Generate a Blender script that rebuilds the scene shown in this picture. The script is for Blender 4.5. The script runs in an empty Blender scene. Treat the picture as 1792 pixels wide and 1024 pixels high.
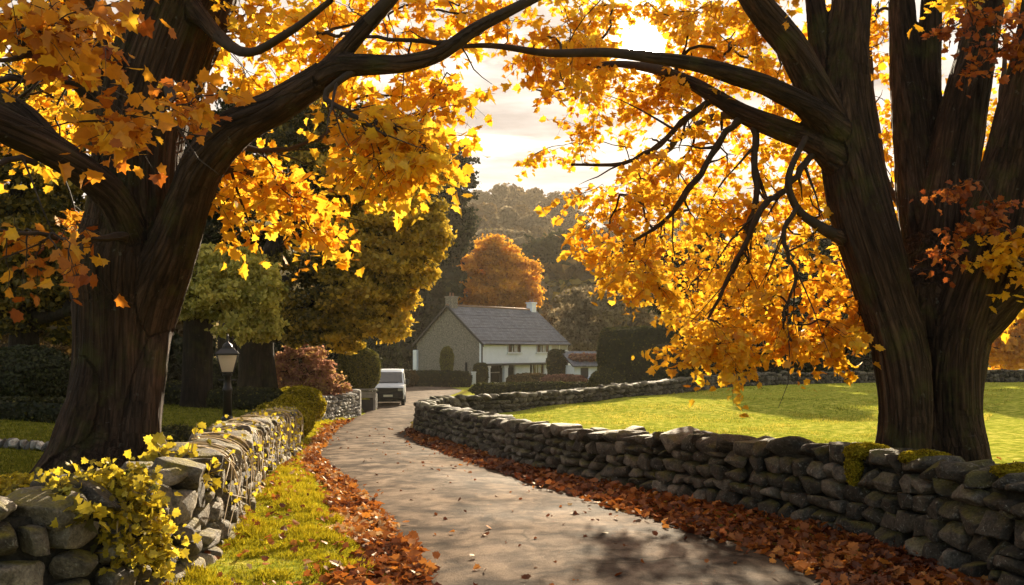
import bpy, math
import numpy as np
from mathutils import Vector, Matrix

rng = np.random.default_rng(11)
F, HZ, CAMZ = 1552.0, 610.0, 2.3          # focal length and horizon of the 1792 px wide photograph, eye height
SC = bpy.context.scene
COL = SC.collection
SUN = np.array([0.1495, 1.0, 0.343]); SUN /= np.linalg.norm(SUN)

def P(px, py, d):
    return np.array([(px - 896) / F * d, d, CAMZ + (HZ - py) / F * d])

def sstep(a, b, x):
    t = np.clip((x - a) / (b - a), 0, 1)
    return t * t * (3 - 2 * t)

# ------------------------------------------------------------------ noise
def _h(ix, iy, iz, seed):
    n = (ix * 374761393 + iy * 668265263 + iz * 2147483647 + seed * 974634777) & 0x7fffffff
    n = ((n ^ (n >> 13)) * 1274126177) & 0x7fffffff
    n = ((n ^ (n >> 16)) * 668265263) & 0x7fffffff
    return ((n ^ (n >> 15)) & 0xffff) / 65535.0

def vnoise(p, seed=0):
    p = np.asarray(p, float)
    i = np.floor(p).astype(np.int64); f = p - i; u = f * f * (3 - 2 * f)
    r = 0
    for dx in (0, 1):
        for dy in (0, 1):
            for dz in (0, 1):
                w = (u[:, 0] if dx else 1 - u[:, 0]) * (u[:, 1] if dy else 1 - u[:, 1]) * (u[:, 2] if dz else 1 - u[:, 2])
                r = r + w * _h(i[:, 0] + dx, i[:, 1] + dy, i[:, 2] + dz, seed)
    return r

def fbm(p, seed=0, o=3):
    p = np.asarray(p, float); r = 0; a = 0.5; t = 0
    for k in range(o):
        r = r + a * vnoise(p * 2 ** k, seed + k); t += a; a *= 0.5
    return r / t

# ------------------------------------------------------------------ mesh builder
class Geo:
    def __init__(s): s.V = []; s.Fs = []; s.T = []; s.M = []; s.n = 0
    def add(s, V, Fl, tint=0.5, mat=0):
        V = np.asarray(V, float).reshape(-1, 3)
        if isinstance(Fl, np.ndarray): Fl = [Fl]
        for f in Fl:
            f = np.asarray(f, np.int64)
            if f.size:
                s.Fs.append(f + s.n); s.M.append(np.full(len(f), mat))
        s.T.append(np.broadcast_to(np.asarray(tint, float), (len(V),)).copy())
        s.V.append(V); s.n += len(V)
    def mesh(s, name, mats, smooth=True):
        me = bpy.data.meshes.new(name)
        V = np.concatenate(s.V); T = np.concatenate(s.T)
        loops = np.concatenate([f.ravel() for f in s.Fs])
        tot = np.concatenate([np.full(len(f), f.shape[1]) for f in s.Fs])
        start = np.concatenate([[0], np.cumsum(tot)[:-1]])
        me.vertices.add(len(V)); me.vertices.foreach_set('co', V.ravel())
        me.loops.add(len(loops)); me.loops.foreach_set('vertex_index', loops.astype(np.int32))
        me.polygons.add(len(tot)); me.polygons.foreach_set('loop_start', start.astype(np.int32))
        for m in (mats if isinstance(mats, (list, tuple)) else [mats]): me.materials.append(m)
        me.polygons.foreach_set('material_index', np.concatenate(s.M).astype(np.int32))
        me.polygons.foreach_set('use_smooth', np.full(len(tot), bool(smooth)))
        me.update(calc_edges=True)
        a = me.attributes.new('tint', 'FLOAT', 'POINT'); a.data.foreach_set('value', T.astype(np.float32))
        return me
    def build(s, name, mats, parent=None, smooth=True):
        o = bpy.data.objects.new(name, s.mesh(name, mats, smooth)); COL.objects.link(o)
        if parent is not None: o.parent = parent
        return o

def tag(o, label=None, cat=None, group=None, kind=None):
    if label: o['label'] = label
    if cat: o['category'] = cat
    if group: o['group'] = group
    if kind: o['kind'] = kind
    return o

def empty(name, loc, rz, label, cat, group=None):
    o = bpy.data.objects.new(name, None); COL.objects.link(o)
    o.location = [float(c) for c in loc]; o.rotation_euler = (0, 0, rz); o.empty_display_size = 0.2
    return tag(o, label, cat, group)

def copy_tree(o, parent=None):
    c = o.copy(); COL.objects.link(c)
    if parent is not None: c.parent = parent
    for ch in list(o.children): copy_tree(ch, c)
    return c

BOXF = np.array([[0, 3, 2, 1], [4, 5, 6, 7], [0, 1, 5, 4], [1, 2, 6, 5], [2, 3, 7, 6], [3, 0, 4, 7]])
def box(g, c, s, rz=0.0, tint=0.5, mat=0, bev=0.0):
    c = np.asarray(c, float); h = np.asarray(s, float) / 2
    if bev > 0:
        V, Q = cubesphere(3, 0.0)
        sgn = np.sign(V) * (np.abs(V) > 0.99)
        W = np.where(np.abs(V) > 0.99, V * h, V * 3 * (h - bev))
        cnt = (np.abs(V) > 0.99).sum(1)
        k = np.where(cnt >= 3, 0.42, np.where(cnt == 2, 0.29, 0))[:, None]
        V = W - sgn * k * bev; Fq = Q
    else:
        V = np.array([[-1, -1, -1], [1, -1, -1], [1, 1, -1], [-1, 1, -1], [-1, -1, 1], [1, -1, 1], [1, 1, 1], [-1, 1, 1]]) * h
        Fq = BOXF
    ca, sa = math.cos(rz), math.sin(rz)
    V = np.stack([V[:, 0] * ca - V[:, 1] * sa, V[:, 0] * sa + V[:, 1] * ca, V[:, 2]], 1) + c
    g.add(V, Fq, tint, mat)

_cs = {}
def cubesphere(n, a):
    """a cube of n x n quads a face, blended towards a sphere by a."""
    if (n, a) in _cs: return _cs[(n, a)]
    key = {}; V = []; Q = []
    def vid(p):
        k = tuple(np.round(p, 5))
        if k not in key: key[k] = len(V); V.append(p)
        return key[k]
    for ax in range(3):
        for sg in (-1, 1):
            for i in range(n):
                for j in range(n):
                    q = []
                    for (di, dj) in ((0, 0), (1, 0), (1, 1), (0, 1)):
                        p = [0, 0, 0]; p[ax] = sg
                        p[(ax + 1) % 3] = -1 + 2 * (i + di) / n; p[(ax + 2) % 3] = -1 + 2 * (j + dj) / n
                        q.append(vid(np.array(p, float)))
                    Q.append(q if sg > 0 else q[::-1])
    V = np.array(V); Q = np.array(Q)
    sp = V / np.linalg.norm(V, axis=1)[:, None]
    V = V * (1 - a) + sp * a
    _cs[(n, a)] = (V, Q)
    return V, Q

def catmull(pts, n=6):
    p = np.asarray(pts, float)
    p = np.vstack([2 * p[0] - p[1], p, 2 * p[-1] - p[-2]])
    out = []
    for i in range(1, len(p) - 2):
        for k in range(n):
            t = k / n
            out.append(0.5 * (2 * p[i] + (p[i + 1] - p[i - 1]) * t + (2 * p[i - 1] - 5 * p[i] + 4 * p[i + 1] - p[i + 2]) * t * t
                              + (-p[i - 1] + 3 * p[i] - 3 * p[i + 1] + p[i + 2]) * t ** 3))
    out.append(p[-2])
    return np.array(out)

def tube(g, pts, rad, sides=8, tint=0.5, mat=0, cap=True):
    pts = np.asarray(pts, float); n = len(pts)
    rad = np.broadcast_to(np.asarray(rad, float), (n,))
    T = np.gradient(pts, axis=0); T /= np.linalg.norm(T, axis=1)[:, None] + 1e-9
    up = np.array([0, 0, 1.0]) if abs(T[0, 2]) < 0.9 else np.array([0, 1.0, 0])
    N = np.zeros_like(pts); x = np.cross(up, T[0]); x /= np.linalg.norm(x)
    for i in range(n):
        x = x - T[i] * x.dot(T[i]); x /= np.linalg.norm(x) + 1e-9; N[i] = x
    B = np.cross(T, N)
    a = np.linspace(0, 2 * math.pi, sides, endpoint=False)
    V = pts[:, None] + rad[:, None, None] * (np.cos(a)[None, :, None] * N[:, None] + np.sin(a)[None, :, None] * B[:, None])
    i = np.arange(n - 1)[:, None] * sides; j = np.arange(sides)[None]; j2 = (j + 1) % sides
    Q = np.stack([i + j, i + j2, i + sides + j2, i + sides + j], -1).reshape(-1, 4)
    Fl = [Q]
    if cap:
        Fl.append(np.arange(sides)[::-1][None]); Fl.append((np.arange(sides) + (n - 1) * sides)[None])
    g.add(V.reshape(-1, 3), Fl, tint, mat)

def lathe(g, prof, c=(0, 0, 0), sides=16, tint=0.5, mat=0):
    prof = np.array(prof, float); n = len(prof)
    a = np.linspace(0, 2 * math.pi, sides, endpoint=False)
    V = np.stack([prof[:, 0, None] * np.cos(a), prof[:, 0, None] * np.sin(a), np.repeat(prof[:, 1, None], sides, 1)], -1) + np.asarray(c)
    i = np.arange(n - 1)[:, None] * sides; j = np.arange(sides)[None]; j2 = (j + 1) % sides
    Q = np.stack([i + j, i + j2, i + sides + j2, i + sides + j], -1).reshape(-1, 4)
    g.add(V.reshape(-1, 3), [Q, np.arange(sides)[::-1][None], (np.arange(sides) + (n - 1) * sides)[None]], tint, mat)

# ------------------------------------------------------------------ leaves
_half = [(0.12, 0.06), (0.42, 0.06), (0.38, 0.25), (0.58, 0.46), (0.38, 0.53), (0.33, 0.78), (0.17, 0.76)]
_out = [(0, 0)] + _half + [(0, 1.0)] + [(-x, y) for x, y in _half[::-1]]
MAPLE = np.array([(0, 0.38)] + _out); MAPLE = np.c_[MAPLE, 0.22 * np.abs(MAPLE[:, 0]) - 0.18 * MAPLE[:, 1] ** 2]
MAPLE_F = np.array([[0, 1 + i, 1 + (i + 1) % len(_out)] for i in range(len(_out))])
_half2 = [(0.34, 0.10), (0.30, 0.30), (0.50, 0.48), (0.22, 0.70)]
_out2 = [(0, 0)] + _half2 + [(0, 1.0)] + [(-x, y) for x, y in _half2[::-1]]
LOBED = np.array([(0, 0.4)] + _out2); LOBED = np.c_[LOBED, 0.25 * np.abs(LOBED[:, 0]) - 0.15 * LOBED[:, 1] ** 2]
LOBED_F = np.array([[0, 1 + i, 1 + (i + 1) % len(_out2)] for i in range(len(_out2))])
OVAL = np.array([(0, 0, 0), (0.26, 0.35, 0.08), (0.2, 0.75, 0.05), (0, 1, -0.1), (-0.2, 0.75, 0.05), (-0.26, 0.35, 0.08)])
OVAL_F4 = [np.array([[0, 1, 2, 3], [0, 3, 4, 5]])]
QUAD = np.array([(0, 0, 0), (0.42, 0.5, 0.12), (0, 1, -0.05), (-0.42, 0.5, 0.12)])
QUAD_F = [np.array([[0, 1, 2, 3]])]

def put_leaves(g, pos, nrm, size, tint, T=QUAD, TF=QUAD_F, along=None, mat=0):
    """one leaf of template T at every pos; its face towards nrm, its tip towards along (random if None)."""
    pos = np.asarray(pos, float); N = len(pos)
    if N == 0: return
    nrm = nrm / (np.linalg.norm(nrm, axis=1)[:, None] + 1e-9)
    a = rng.normal(size=(N, 3)) if along is None else along
    a = a - nrm * (a * nrm).sum(1)[:, None]; a /= np.linalg.norm(a, axis=1)[:, None] + 1e-9
    x = np.cross(a, nrm)
    size = np.broadcast_to(np.asarray(size, float), (N,))
    cu = rng.normal(1.0, 1.1, N)[:, None, None]; wd = rng.uniform(0.75, 1.15, N)[:, None, None]      # each blade curls and narrows its own way
    V = pos[:, None] + size[:, None, None] * (wd * T[None, :, 0, None] * x[:, None] + T[None, :, 1, None] * a[:, None] + cu * T[None, :, 2, None] * nrm[:, None])
    k = len(T); off = np.arange(N)[:, None, None] * k
    Fl = [(f[None] + off).reshape(-1, f.shape[1]) for f in (TF if isinstance(TF, list) else [TF])]
    g.add(V.reshape(-1, 3), Fl, np.repeat(np.broadcast_to(tint, (N,)), k), mat)

def rdir(n, up=0.0):
    v = rng.normal(size=(n, 3)); v /= np.linalg.norm(v, axis=1)[:, None]; v[:, 2] += up
    return v

def sample_surface(V, Q, n):
    tri = np.concatenate([Q[:, [0, 1, 2]], Q[:, [0, 2, 3]]])
    a, b, c = V[tri[:, 0]], V[tri[:, 1]], V[tri[:, 2]]
    cr = np.cross(b - a, c - a); ar = np.linalg.norm(cr, axis=1)
    k = rng.choice(len(tri), n, p=ar / ar.sum())
    u, v = rng.random(n), rng.random(n); f = u + v > 1; u[f] = 1 - u[f]; v[f] = 1 - v[f]
    return a[k] + u[:, None] * (b - a)[k] + v[:, None] * (c - a)[k], cr[k] / (ar[k][:, None] + 1e-12)

# ------------------------------------------------------------------ materials
def mat(name):
    m = bpy.data.materials.new(name); m.use_nodes = True
    nt = m.node_tree
    for n in list(nt.nodes):
        if n.type != 'OUTPUT_MATERIAL': nt.nodes.remove(n)
    return m, nt, nt.nodes['Material Output'] if 'Material Output' in nt.nodes else nt.nodes.new('ShaderNodeOutputMaterial')

class NT:
    def __init__(s, nt): s.nt = nt
    def n(s, typ, **kw):
        nd = s.nt.nodes.new(typ)
        for k, v in kw.items():
            if k.startswith('i_'):
                key = k[2:]; key = int(key) if key.isdigit() else key.replace('_', ' ')
                sock = nd.inputs[key]
                if hasattr(v, 'is_output') or isinstance(v, bpy.types.NodeSocket): s.nt.links.new(v, sock)
                else: sock.default_value = v
            else: setattr(nd, k, v)
        return nd
    def l(s, a, b): s.nt.links.new(a, b)
    def noise(s, vec, scale, detail=4, rough=0.55, dist=0.0):
        nd = s.n('ShaderNodeTexNoise', i_Scale=scale, i_Detail=detail, i_Roughness=rough, i_Distortion=dist)
        if vec is not None: s.l(vec, nd.inputs['Vector'])
        return nd.outputs['Fac']
    def ramp(s, fac, stops, interp='LINEAR'):
        nd = s.n('ShaderNodeValToRGB'); nd.color_ramp.interpolation = interp
        e = nd.color_ramp.elements
        while len(e) < len(stops): e.new(0.5)
        for el, (p, c) in zip(e, stops):
            el.position = p; el.color = (*c, 1) if len(c) == 3 else c
        s.l(fac, nd.inputs['Fac'])
        return nd.outputs['Color']
    def mix(s, fac, a, b, mode='MIX'):
        nd = s.n('ShaderNodeMix', data_type='RGBA', blend_type=mode)
        for sock, v in ((nd.inputs[0], fac), (nd.inputs[6], a), (nd.inputs[7], b)):
            if isinstance(v, bpy.types.NodeSocket): s.l(v, sock)
            elif isinstance(v, (int, float)): sock.default_value = v
            else: sock.default_value = (*v, 1)
        return nd.outputs[2]
    def math(s, op, a, b=0.0, clamp=False):
        nd = s.n('ShaderNodeMath', operation=op, use_clamp=clamp)
        for sock, v in ((nd.inputs[0], a), (nd.inputs[1], b)):
            if isinstance(v, bpy.types.NodeSocket): s.l(v, sock)
            else: sock.default_value = v
        return nd.outputs[0]
    def attr(s, name): return s.n('ShaderNodeAttribute', attribute_name=name).outputs['Fac']
    def objco(s): return s.n('ShaderNodeTexCoord').outputs['Object']
    def scale(s, vec, xyz):
        nd = s.n('ShaderNodeMapping'); nd.inputs['Scale'].default_value = xyz; s.l(vec, nd.inputs['Vector']); return nd.outputs[0]
    def pos(s): return s.n('ShaderNodeNewGeometry').outputs['Position']
    def bump(s, h, strength=0.5, dist=0.02):
        return s.n('ShaderNodeBump', i_Strength=strength, i_Distance=dist, i_Height=h).outputs[0]
    def bsdf(s, out, color, rough=0.8, normal=None, spec=0.3, metal=0.0):
        b = s.n('ShaderNodeBsdfPrincipled')
        for k, v in (('Base Color', color), ('Roughness', rough), ('Specular IOR Level', spec), ('Metallic', metal)):
            if isinstance(v, bpy.types.NodeSocket): s.l(v, b.inputs[k])
            elif k == 'Base Color': b.inputs[k].default_value = (*v, 1)
            else: b.inputs[k].default_value = v
        if normal is not None: s.l(normal, b.inputs['Normal'])
        s.l(b.outputs[0], out.inputs['Surface'])
        return b

def m_plain(name, color, rough=0.6, metal=0.0, spec=0.4, var=0.15, scale=6.0, bump=0.0):
    m, nt, out = mat(name); t = NT(nt)
    f = t.noise(t.objco(), scale, 5)
    c = t.ramp(f, [(0.3, tuple(x * (1 - var) for x in color)), (0.7, tuple(min(1, x * (1 + var)) for x in color))])
    nrm = t.bump(t.noise(t.objco(), scale * 6, 4), 0.4, bump) if bump else None
    t.bsdf(out, c, rough, nrm, spec, metal)
    return m

def m_leaf(name, stops, trans=0.5, rough=0.6, tcol=1.0, gloss=0.05):
    """leaf blade: diffuse + translucent, hue by the leaf's own tint."""
    m, nt, out = mat(name); t = NT(nt)
    c = t.ramp(t.attr('tint'), stops)
    v = t.noise(t.pos(), 23.0, 2)
    c = t.mix(0.35, c, t.ramp(v, [(0.3, (0.5, 0.45, 0.4)), (0.7, (1, 1, 1))]), 'MULTIPLY')
    d = t.n('ShaderNodeBsdfDiffuse', i_Color=c); tr = t.n('ShaderNodeBsdfTranslucent', i_Color=c)
    mx = t.n('ShaderNodeMixShader', i_Fac=trans); t.l(d.outputs[0], mx.inputs[1]); t.l(tr.outputs[0], mx.inputs[2])
    gl = t.n('ShaderNodeBsdfGlossy', i_Roughness=0.45); gl.inputs['Color'].default_value = (0.9, 0.85, 0.75, 1)
    m2 = t.n('ShaderNodeMixShader', i_Fac=gloss * 0.5); t.l(mx.outputs[0], m2.inputs[1]); t.l(gl.outputs[0], m2.inputs[2])
    t.l(m2.outputs[0], out.inputs['Surface'])
    return m

def m_bark(name, dark, light, moss=0.0, sc=1.0, own=False):
    m, nt, out = mat(name); t = NT(nt); p = t.pos()
    bc = t.n('ShaderNodeAttribute', attribute_name='bark_co').outputs['Vector'] if own else p; zs = 1.0 if own else 0.1
    wob = t.n('ShaderNodeTexNoise', i_Scale=2.2 * sc, i_Detail=4.0); t.l(bc, wob.inputs['Vector'])
    q = t.mix(0.06 if own else 0.12, bc, wob.outputs['Color'], 'ADD')
    st = t.noise(t.scale(q, (17 * sc, 17 * sc, 17 * sc * zs)), 1.0, 7, 0.7, 0.5)
    vo = t.n('ShaderNodeTexVoronoi', feature='DISTANCE_TO_EDGE', i_Scale=1.0); t.l(t.scale(q, (15 * sc, 15 * sc, 15 * sc * zs)), vo.inputs['Vector'])
    crack = t.ramp(vo.outputs['Distance'], [(0.0, (0, 0, 0)), (0.16, (1, 1, 1))])
    big = t.noise(p, 1.3, 5, 0.6)
    c = t.ramp(st, [(0.30, dark), (0.50, tuple(0.6 * a + 0.4 * b for a, b in zip(dark, light))), (0.68, light)])
    c = t.mix(0.75, c, t.mix(crack, (0.45, 0.42, 0.40), (1.1, 1.08, 1.06)), 'MULTIPLY')
    c = t.mix(0.7, c, t.ramp(big, [(0.3, (0.4, 0.36, 0.33)), (0.7, (1.5, 1.4, 1.35))]), 'MULTIPLY')
    if moss:
        f = t.math('MULTIPLY', t.ramp(t.noise(p, 2.1, 6, 0.65), [(0.52, (0, 0, 0)), (0.68, (1, 1, 1))]), moss)
        c = t.mix(f, c, (0.075, 0.078, 0.016))
        f = t.math('MULTIPLY', t.ramp(t.noise(p, 9.0, 5, 0.7), [(0.64, (0, 0, 0)), (0.70, (1, 1, 1))]), 0.45)
        c = t.mix(f, c, (0.16, 0.15, 0.12))
    h = t.math('ADD', st, t.math('MULTIPLY', crack, 0.25))
    t.bsdf(out, c, 0.88, t.bump(h, 1.0, 0.05), 0.2)
    return m

def m_stone(name, stops, moss=0.5, lichen=0.4, mosscol=(0.16, 0.14, 0.015), rough=0.75):
    m, nt, out = mat(name); t = NT(nt); p = t.pos()
    c = t.ramp(t.attr('tint'), stops)
    n1 = t.noise(p, 7.0, 8, 0.65); n2 = t.noise(p, 38.0, 5, 0.7)
    c = t.mix(0.9, c, t.ramp(n1, [(0.32, (0.30, 0.27, 0.24)), (0.68, (1.6, 1.55, 1.45))]), 'MULTIPLY')
    c = t.mix(0.8, c, t.ramp(n2, [(0.32, (0.40, 0.40, 0.40)), (0.68, (1.5, 1.5, 1.5))]), 'MULTIPLY')
    if lichen:
        vo = t.noise(p, 16.0, 6, 0.7, 1.2)
        f = t.math('MULTIPLY', t.ramp(vo, [(0.58, (0, 0, 0)), (0.66, (1, 1, 1))]), lichen)
        c = t.mix(f, c, (0.42, 0.40, 0.33))
    if moss:
        nz = t.n('ShaderNodeSeparateXYZ'); t.l(t.n('ShaderNodeNewGeometry').outputs['Normal'], nz.inputs[0])
        f = t.math('MULTIPLY', t.ramp(nz.outputs[2], [(0.25, (0, 0, 0)), (0.8, (1, 1, 1))]), t.ramp(t.noise(p, 3.1, 6, 0.6), [(0.42, (0, 0, 0)), (0.62, (1, 1, 1))]))
        c = t.mix(t.math('MULTIPLY', f, moss), c, t.ramp(n2, [(0.3, tuple(x * 0.5 for x in mosscol)), (0.7, tuple(x * 1.4 for x in mosscol))]))
    h = t.math('ADD', t.math('MULTIPLY', n1, 0.8), t.math('MULTIPLY', n2, 0.6))
    t.bsdf(out, c, rough, t.bump(h, 1.0, 0.06), 0.3)
    return m

GOLD = [(0.0, (0.26, 0.07, 0.010)), (0.22, (0.58, 0.21, 0.014)), (0.5, (0.84, 0.41, 0.020)), (0.8, (0.90, 0.54, 0.030)), (1.0, (0.90, 0.62, 0.05))]
M = {}
M['leaf_gold'] = m_leaf('golden_leaf', GOLD, 0.62)
M['leaf_shade_amber'] = m_leaf('shade_amber_leaf', [(0, (0.22, 0.05, 0.008)), (0.3, (0.46, 0.13, 0.012)), (0.6, (0.72, 0.30, 0.022)), (1, (0.88, 0.52, 0.04))], 0.55)  # darker than the gold leaf: shade of the near sprays put into colour
M['leaf_rust'] = m_leaf('rust_leaf', [(0, (0.16, 0.035, 0.01)), (0.5, (0.36, 0.09, 0.018)), (1, (0.55, 0.19, 0.03))], 0.45)
M['leaf_litter'] = m_leaf('fallen_leaf', [(0, (0.08, 0.018, 0.007)), (0.3, (0.23, 0.066, 0.018)), (0.6, (0.46, 0.155, 0.028)), (0.85, (0.66, 0.26, 0.04)), (1, (0.6, 0.42, 0.22))], 0.3, gloss=0.06)
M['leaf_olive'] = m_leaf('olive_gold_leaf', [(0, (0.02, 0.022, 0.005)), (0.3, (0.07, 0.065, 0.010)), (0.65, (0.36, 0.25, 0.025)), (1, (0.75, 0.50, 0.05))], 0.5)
M['leaf_lime'] = m_leaf('pale_yellow_green_leaf', [(0, (0.08, 0.085, 0.015)), (0.5, (0.32, 0.30, 0.045)), (1, (0.70, 0.60, 0.13))], 0.5)
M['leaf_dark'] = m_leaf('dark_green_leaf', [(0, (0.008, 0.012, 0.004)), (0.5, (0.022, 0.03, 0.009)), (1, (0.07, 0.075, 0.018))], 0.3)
M['leaf_brown'] = m_leaf('dull_brown_leaf', [(0, (0.05, 0.03, 0.012)), (0.5, (0.14, 0.085, 0.025)), (1, (0.30, 0.19, 0.05))], 0.4)
M['leaf_red'] = m_leaf('russet_shrub_leaf', [(0, (0.12, 0.04, 0.03)), (0.5, (0.34, 0.15, 0.10)), (0.85, (0.52, 0.28, 0.18)), (1, (0.55, 0.36, 0.12))], 0.45)
M['leaf_orange'] = m_leaf('orange_leaf', [(0, (0.44, 0.19, 0.016)), (0.5, (0.80, 0.40, 0.03)), (1, (0.90, 0.54, 0.05))], 0.62)
M['leaf_hedge'] = m_leaf('clipped_hedge_leaf', [(0, (0.012, 0.016, 0.004)), (0.6, (0.042, 0.046, 0.008)), (1, (0.20, 0.18, 0.025))], 0.35)
M['leaf_pale'] = m_leaf('pale_twig_leaf', [(0, (0.12, 0.09, 0.05)), (0.5, (0.24, 0.19, 0.11)), (1, (0.40, 0.33, 0.2))], 0.4)
M['leaf_ivy'] = m_leaf('yellow_ivy_leaf', [(0, (0.06, 0.06, 0.01)), (0.3, (0.30, 0.23, 0.02)), (0.7, (0.66, 0.50, 0.03)), (1, (0.80, 0.64, 0.06))], 0.55)
M['moss'] = m_leaf('golden_moss', [(0, (0.07, 0.06, 0.006)), (0.5, (0.32, 0.25, 0.018)), (1, (0.58, 0.46, 0.03))], 0.4, gloss=0.0)
M['grass_verge'] = m_leaf('verge_grass_blade', [(0, (0.10, 0.10, 0.010)), (0.3, (0.36, 0.33, 0.02)), (0.7, (0.64, 0.53, 0.03)), (1, (0.72, 0.58, 0.05))], 0.5, gloss=0.0)
M['grass_field'] = m_leaf('field_grass_blade', [(0, (0.09, 0.12, 0.012)), (0.45, (0.27, 0.31, 0.034)), (0.75, (0.62, 0.53, 0.09)), (1, (0.78, 0.62, 0.13))], 0.45, gloss=0.0)  # yellow upper stops paint sunlit patches into the blades
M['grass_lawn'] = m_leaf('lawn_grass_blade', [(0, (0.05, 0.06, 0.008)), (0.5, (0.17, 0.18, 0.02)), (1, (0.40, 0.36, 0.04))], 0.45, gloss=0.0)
M['bark'] = m_bark('fibrous_bark', (0.006, 0.0038, 0.0027), (0.10, 0.061, 0.040), 0.4, own=True)
M['bark_far'] = m_bark('dark_bark', (0.01, 0.007, 0.004), (0.045, 0.032, 0.02), 0.3, 0.6)
M['twig'] = m_plain('twig_bark', (0.035, 0.02, 0.012), 0.8, var=0.4, scale=9)
M['twig_pale'] = m_plain('dry_stem', (0.42, 0.30, 0.14), 0.7, var=0.25, scale=20)
STN = [(0, (0.040, 0.034, 0.026)), (0.5, (0.085, 0.071, 0.055)), (1, (0.19, 0.165, 0.135))]
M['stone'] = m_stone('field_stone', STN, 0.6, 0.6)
M['stone_sunlit'] = m_stone('sunny_field_stone', [(0, (0.075, 0.062, 0.048)), (0.5, (0.17, 0.145, 0.112)), (1, (0.33, 0.29, 0.23))], 1.0, 0.55, (0.24, 0.19, 0.02))  # lighter, warmer copy of the field stone; sunlight put into its colour
M['stone_pale'] = m_stone('pale_flint_stone', [(0, (0.10, 0.10, 0.10)), (0.45, (0.26, 0.25, 0.24)), (0.8, (0.5, 0.49, 0.46)), (1, (0.7, 0.68, 0.64))], 0.15, 0.3)
M['stone_core'] = m_stone('wall_core_stone', [(0, (0.03, 0.026, 0.02)), (1, (0.05, 0.043, 0.035))], 0.1, 0.0)  # kept darker than the stones so the gaps between them look shaded
M['rubble'] = m_stone('rubble_gable_stone', [(0, (0.19, 0.17, 0.15)), (1, (0.30, 0.275, 0.245))], 0.0, 0.7)

def m_slate():
    m, nt, out = mat('roof_slate'); t = NT(nt); o = t.objco()
    b = t.n('ShaderNodeTexBrick', i_Scale=1.0); b.inputs['Color1'].default_value = (0.10, 0.11, 0.135, 1); b.inputs['Color2'].default_value = (0.17, 0.18, 0.21, 1)
    b.inputs['Mortar'].default_value = (0.03, 0.03, 0.035, 1); b.inputs['Mortar Size'].default_value = 0.015
    b.inputs['Brick Width'].default_value = 0.34; b.inputs['Row Height'].default_value = 0.26
    mp = t.n('ShaderNodeMapping', vector_type='TEXTURE'); t.l(o, mp.inputs['Vector']); t.l(o, b.inputs['Vector'])
    n = t.noise(o, 0.9, 6, 0.65)
    c = t.mix(0.7, b.outputs['Color'], t.ramp(n, [(0.3, (0.6, 0.6, 0.62)), (0.7, (1.35, 1.3, 1.2))]), 'MULTIPLY')
    c = t.mix(t.ramp(t.noise(o, 3.0, 6), [(0.6, (0, 0, 0)), (0.75, (0.5, 0.5, 0.5))]), c, (0.16, 0.15, 0.10))
    t.bsdf(out, c, 0.6, t.bump(b.outputs['Fac'], 0.4, 0.01), 0.4)
    return m
M['slate'] = m_slate()
M['white'] = m_plain('white_render', (0.88, 0.90, 0.94), 0.85, var=0.07, scale=1.3, bump=0.01)
M['white_paint'] = m_plain('white_paint', (0.72, 0.72, 0.72), 0.5, var=0.06)
M['timber'] = m_plain('dark_timber', (0.05, 0.045, 0.045), 0.7, var=0.3)
M['timber_grey'] = m_plain('weathered_timber', (0.30, 0.28, 0.26), 0.75, var=0.25, scale=4)
M['shade_dark'] = m_plain('shade_sheet_dark', (0.012, 0.012, 0.014), 0.8)  # near-black: the shade of an opening put into the colour
M['brown_in'] = m_plain('curtain_brown', (0.10, 0.055, 0.045), 0.8, var=0.5, scale=5)
M['curtain'] = m_plain('pale_curtain', (0.55, 0.53, 0.52), 0.8, var=0.2)
M['iron'] = m_plain('black_iron', (0.012, 0.012, 0.012), 0.4, 0.3, 0.5, var=0.3)
M['clay'] = m_plain('clay_pot', (0.25, 0.13, 0.08), 0.8)
M['ridge'] = m_plain('ridge_tile', (0.30, 0.19, 0.12), 0.8)
M['van_paint'] = m_plain('white_van_paint', (0.82, 0.84, 0.87), 0.25, 0, 0.6, var=0.03)
M['black_plastic'] = m_plain('black_plastic', (0.018, 0.018, 0.02), 0.5)
M['tyre'] = m_plain('tyre_rubber', (0.015, 0.015, 0.015), 0.8)
M['alloy'] = m_plain('wheel_alloy', (0.35, 0.35, 0.36), 0.35, 0.8)
M['plate'] = m_plain('number_plate', (0.7, 0.68, 0.55), 0.4)
M['pot'] = m_plain('blue_white_cloth', (0.5, 0.55, 0.75), 0.8, var=0.4, scale=9)

def m_glass(name, col, rough=0.08):
    m, nt, out = mat(name); t = NT(nt)
    t.bsdf(out, t.ramp(t.noise(t.objco(), 1.5, 3), [(0.3, tuple(c * 0.7 for c in col)), (0.7, col)]), rough, None, 0.8)
    return m
M['glass'] = m_glass('window_glass', (0.012, 0.013, 0.016))
M['glass_pale'] = m_glass('pale_reflection_glass', (0.32, 0.33, 0.30), 0.15)  # reflection painted in as a pale base colour
def m_lampglass():
    m, nt, out = mat('frosted_lamp_glass'); t = NT(nt)
    d = t.n('ShaderNodeBsdfDiffuse'); d.inputs['Color'].default_value = (0.62, 0.56, 0.46, 1)
    tr = t.n('ShaderNodeBsdfTranslucent'); tr.inputs['Color'].default_value = (0.9, 0.84, 0.74, 1)
    mx = t.n('ShaderNodeMixShader', i_Fac=0.65); t.l(d.outputs[0], mx.inputs[1]); t.l(tr.outputs[0], mx.inputs[2])
    t.l(mx.outputs[0], out.inputs['Surface']); return m
M['lamp_glass'] = m_lampglass()

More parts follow.
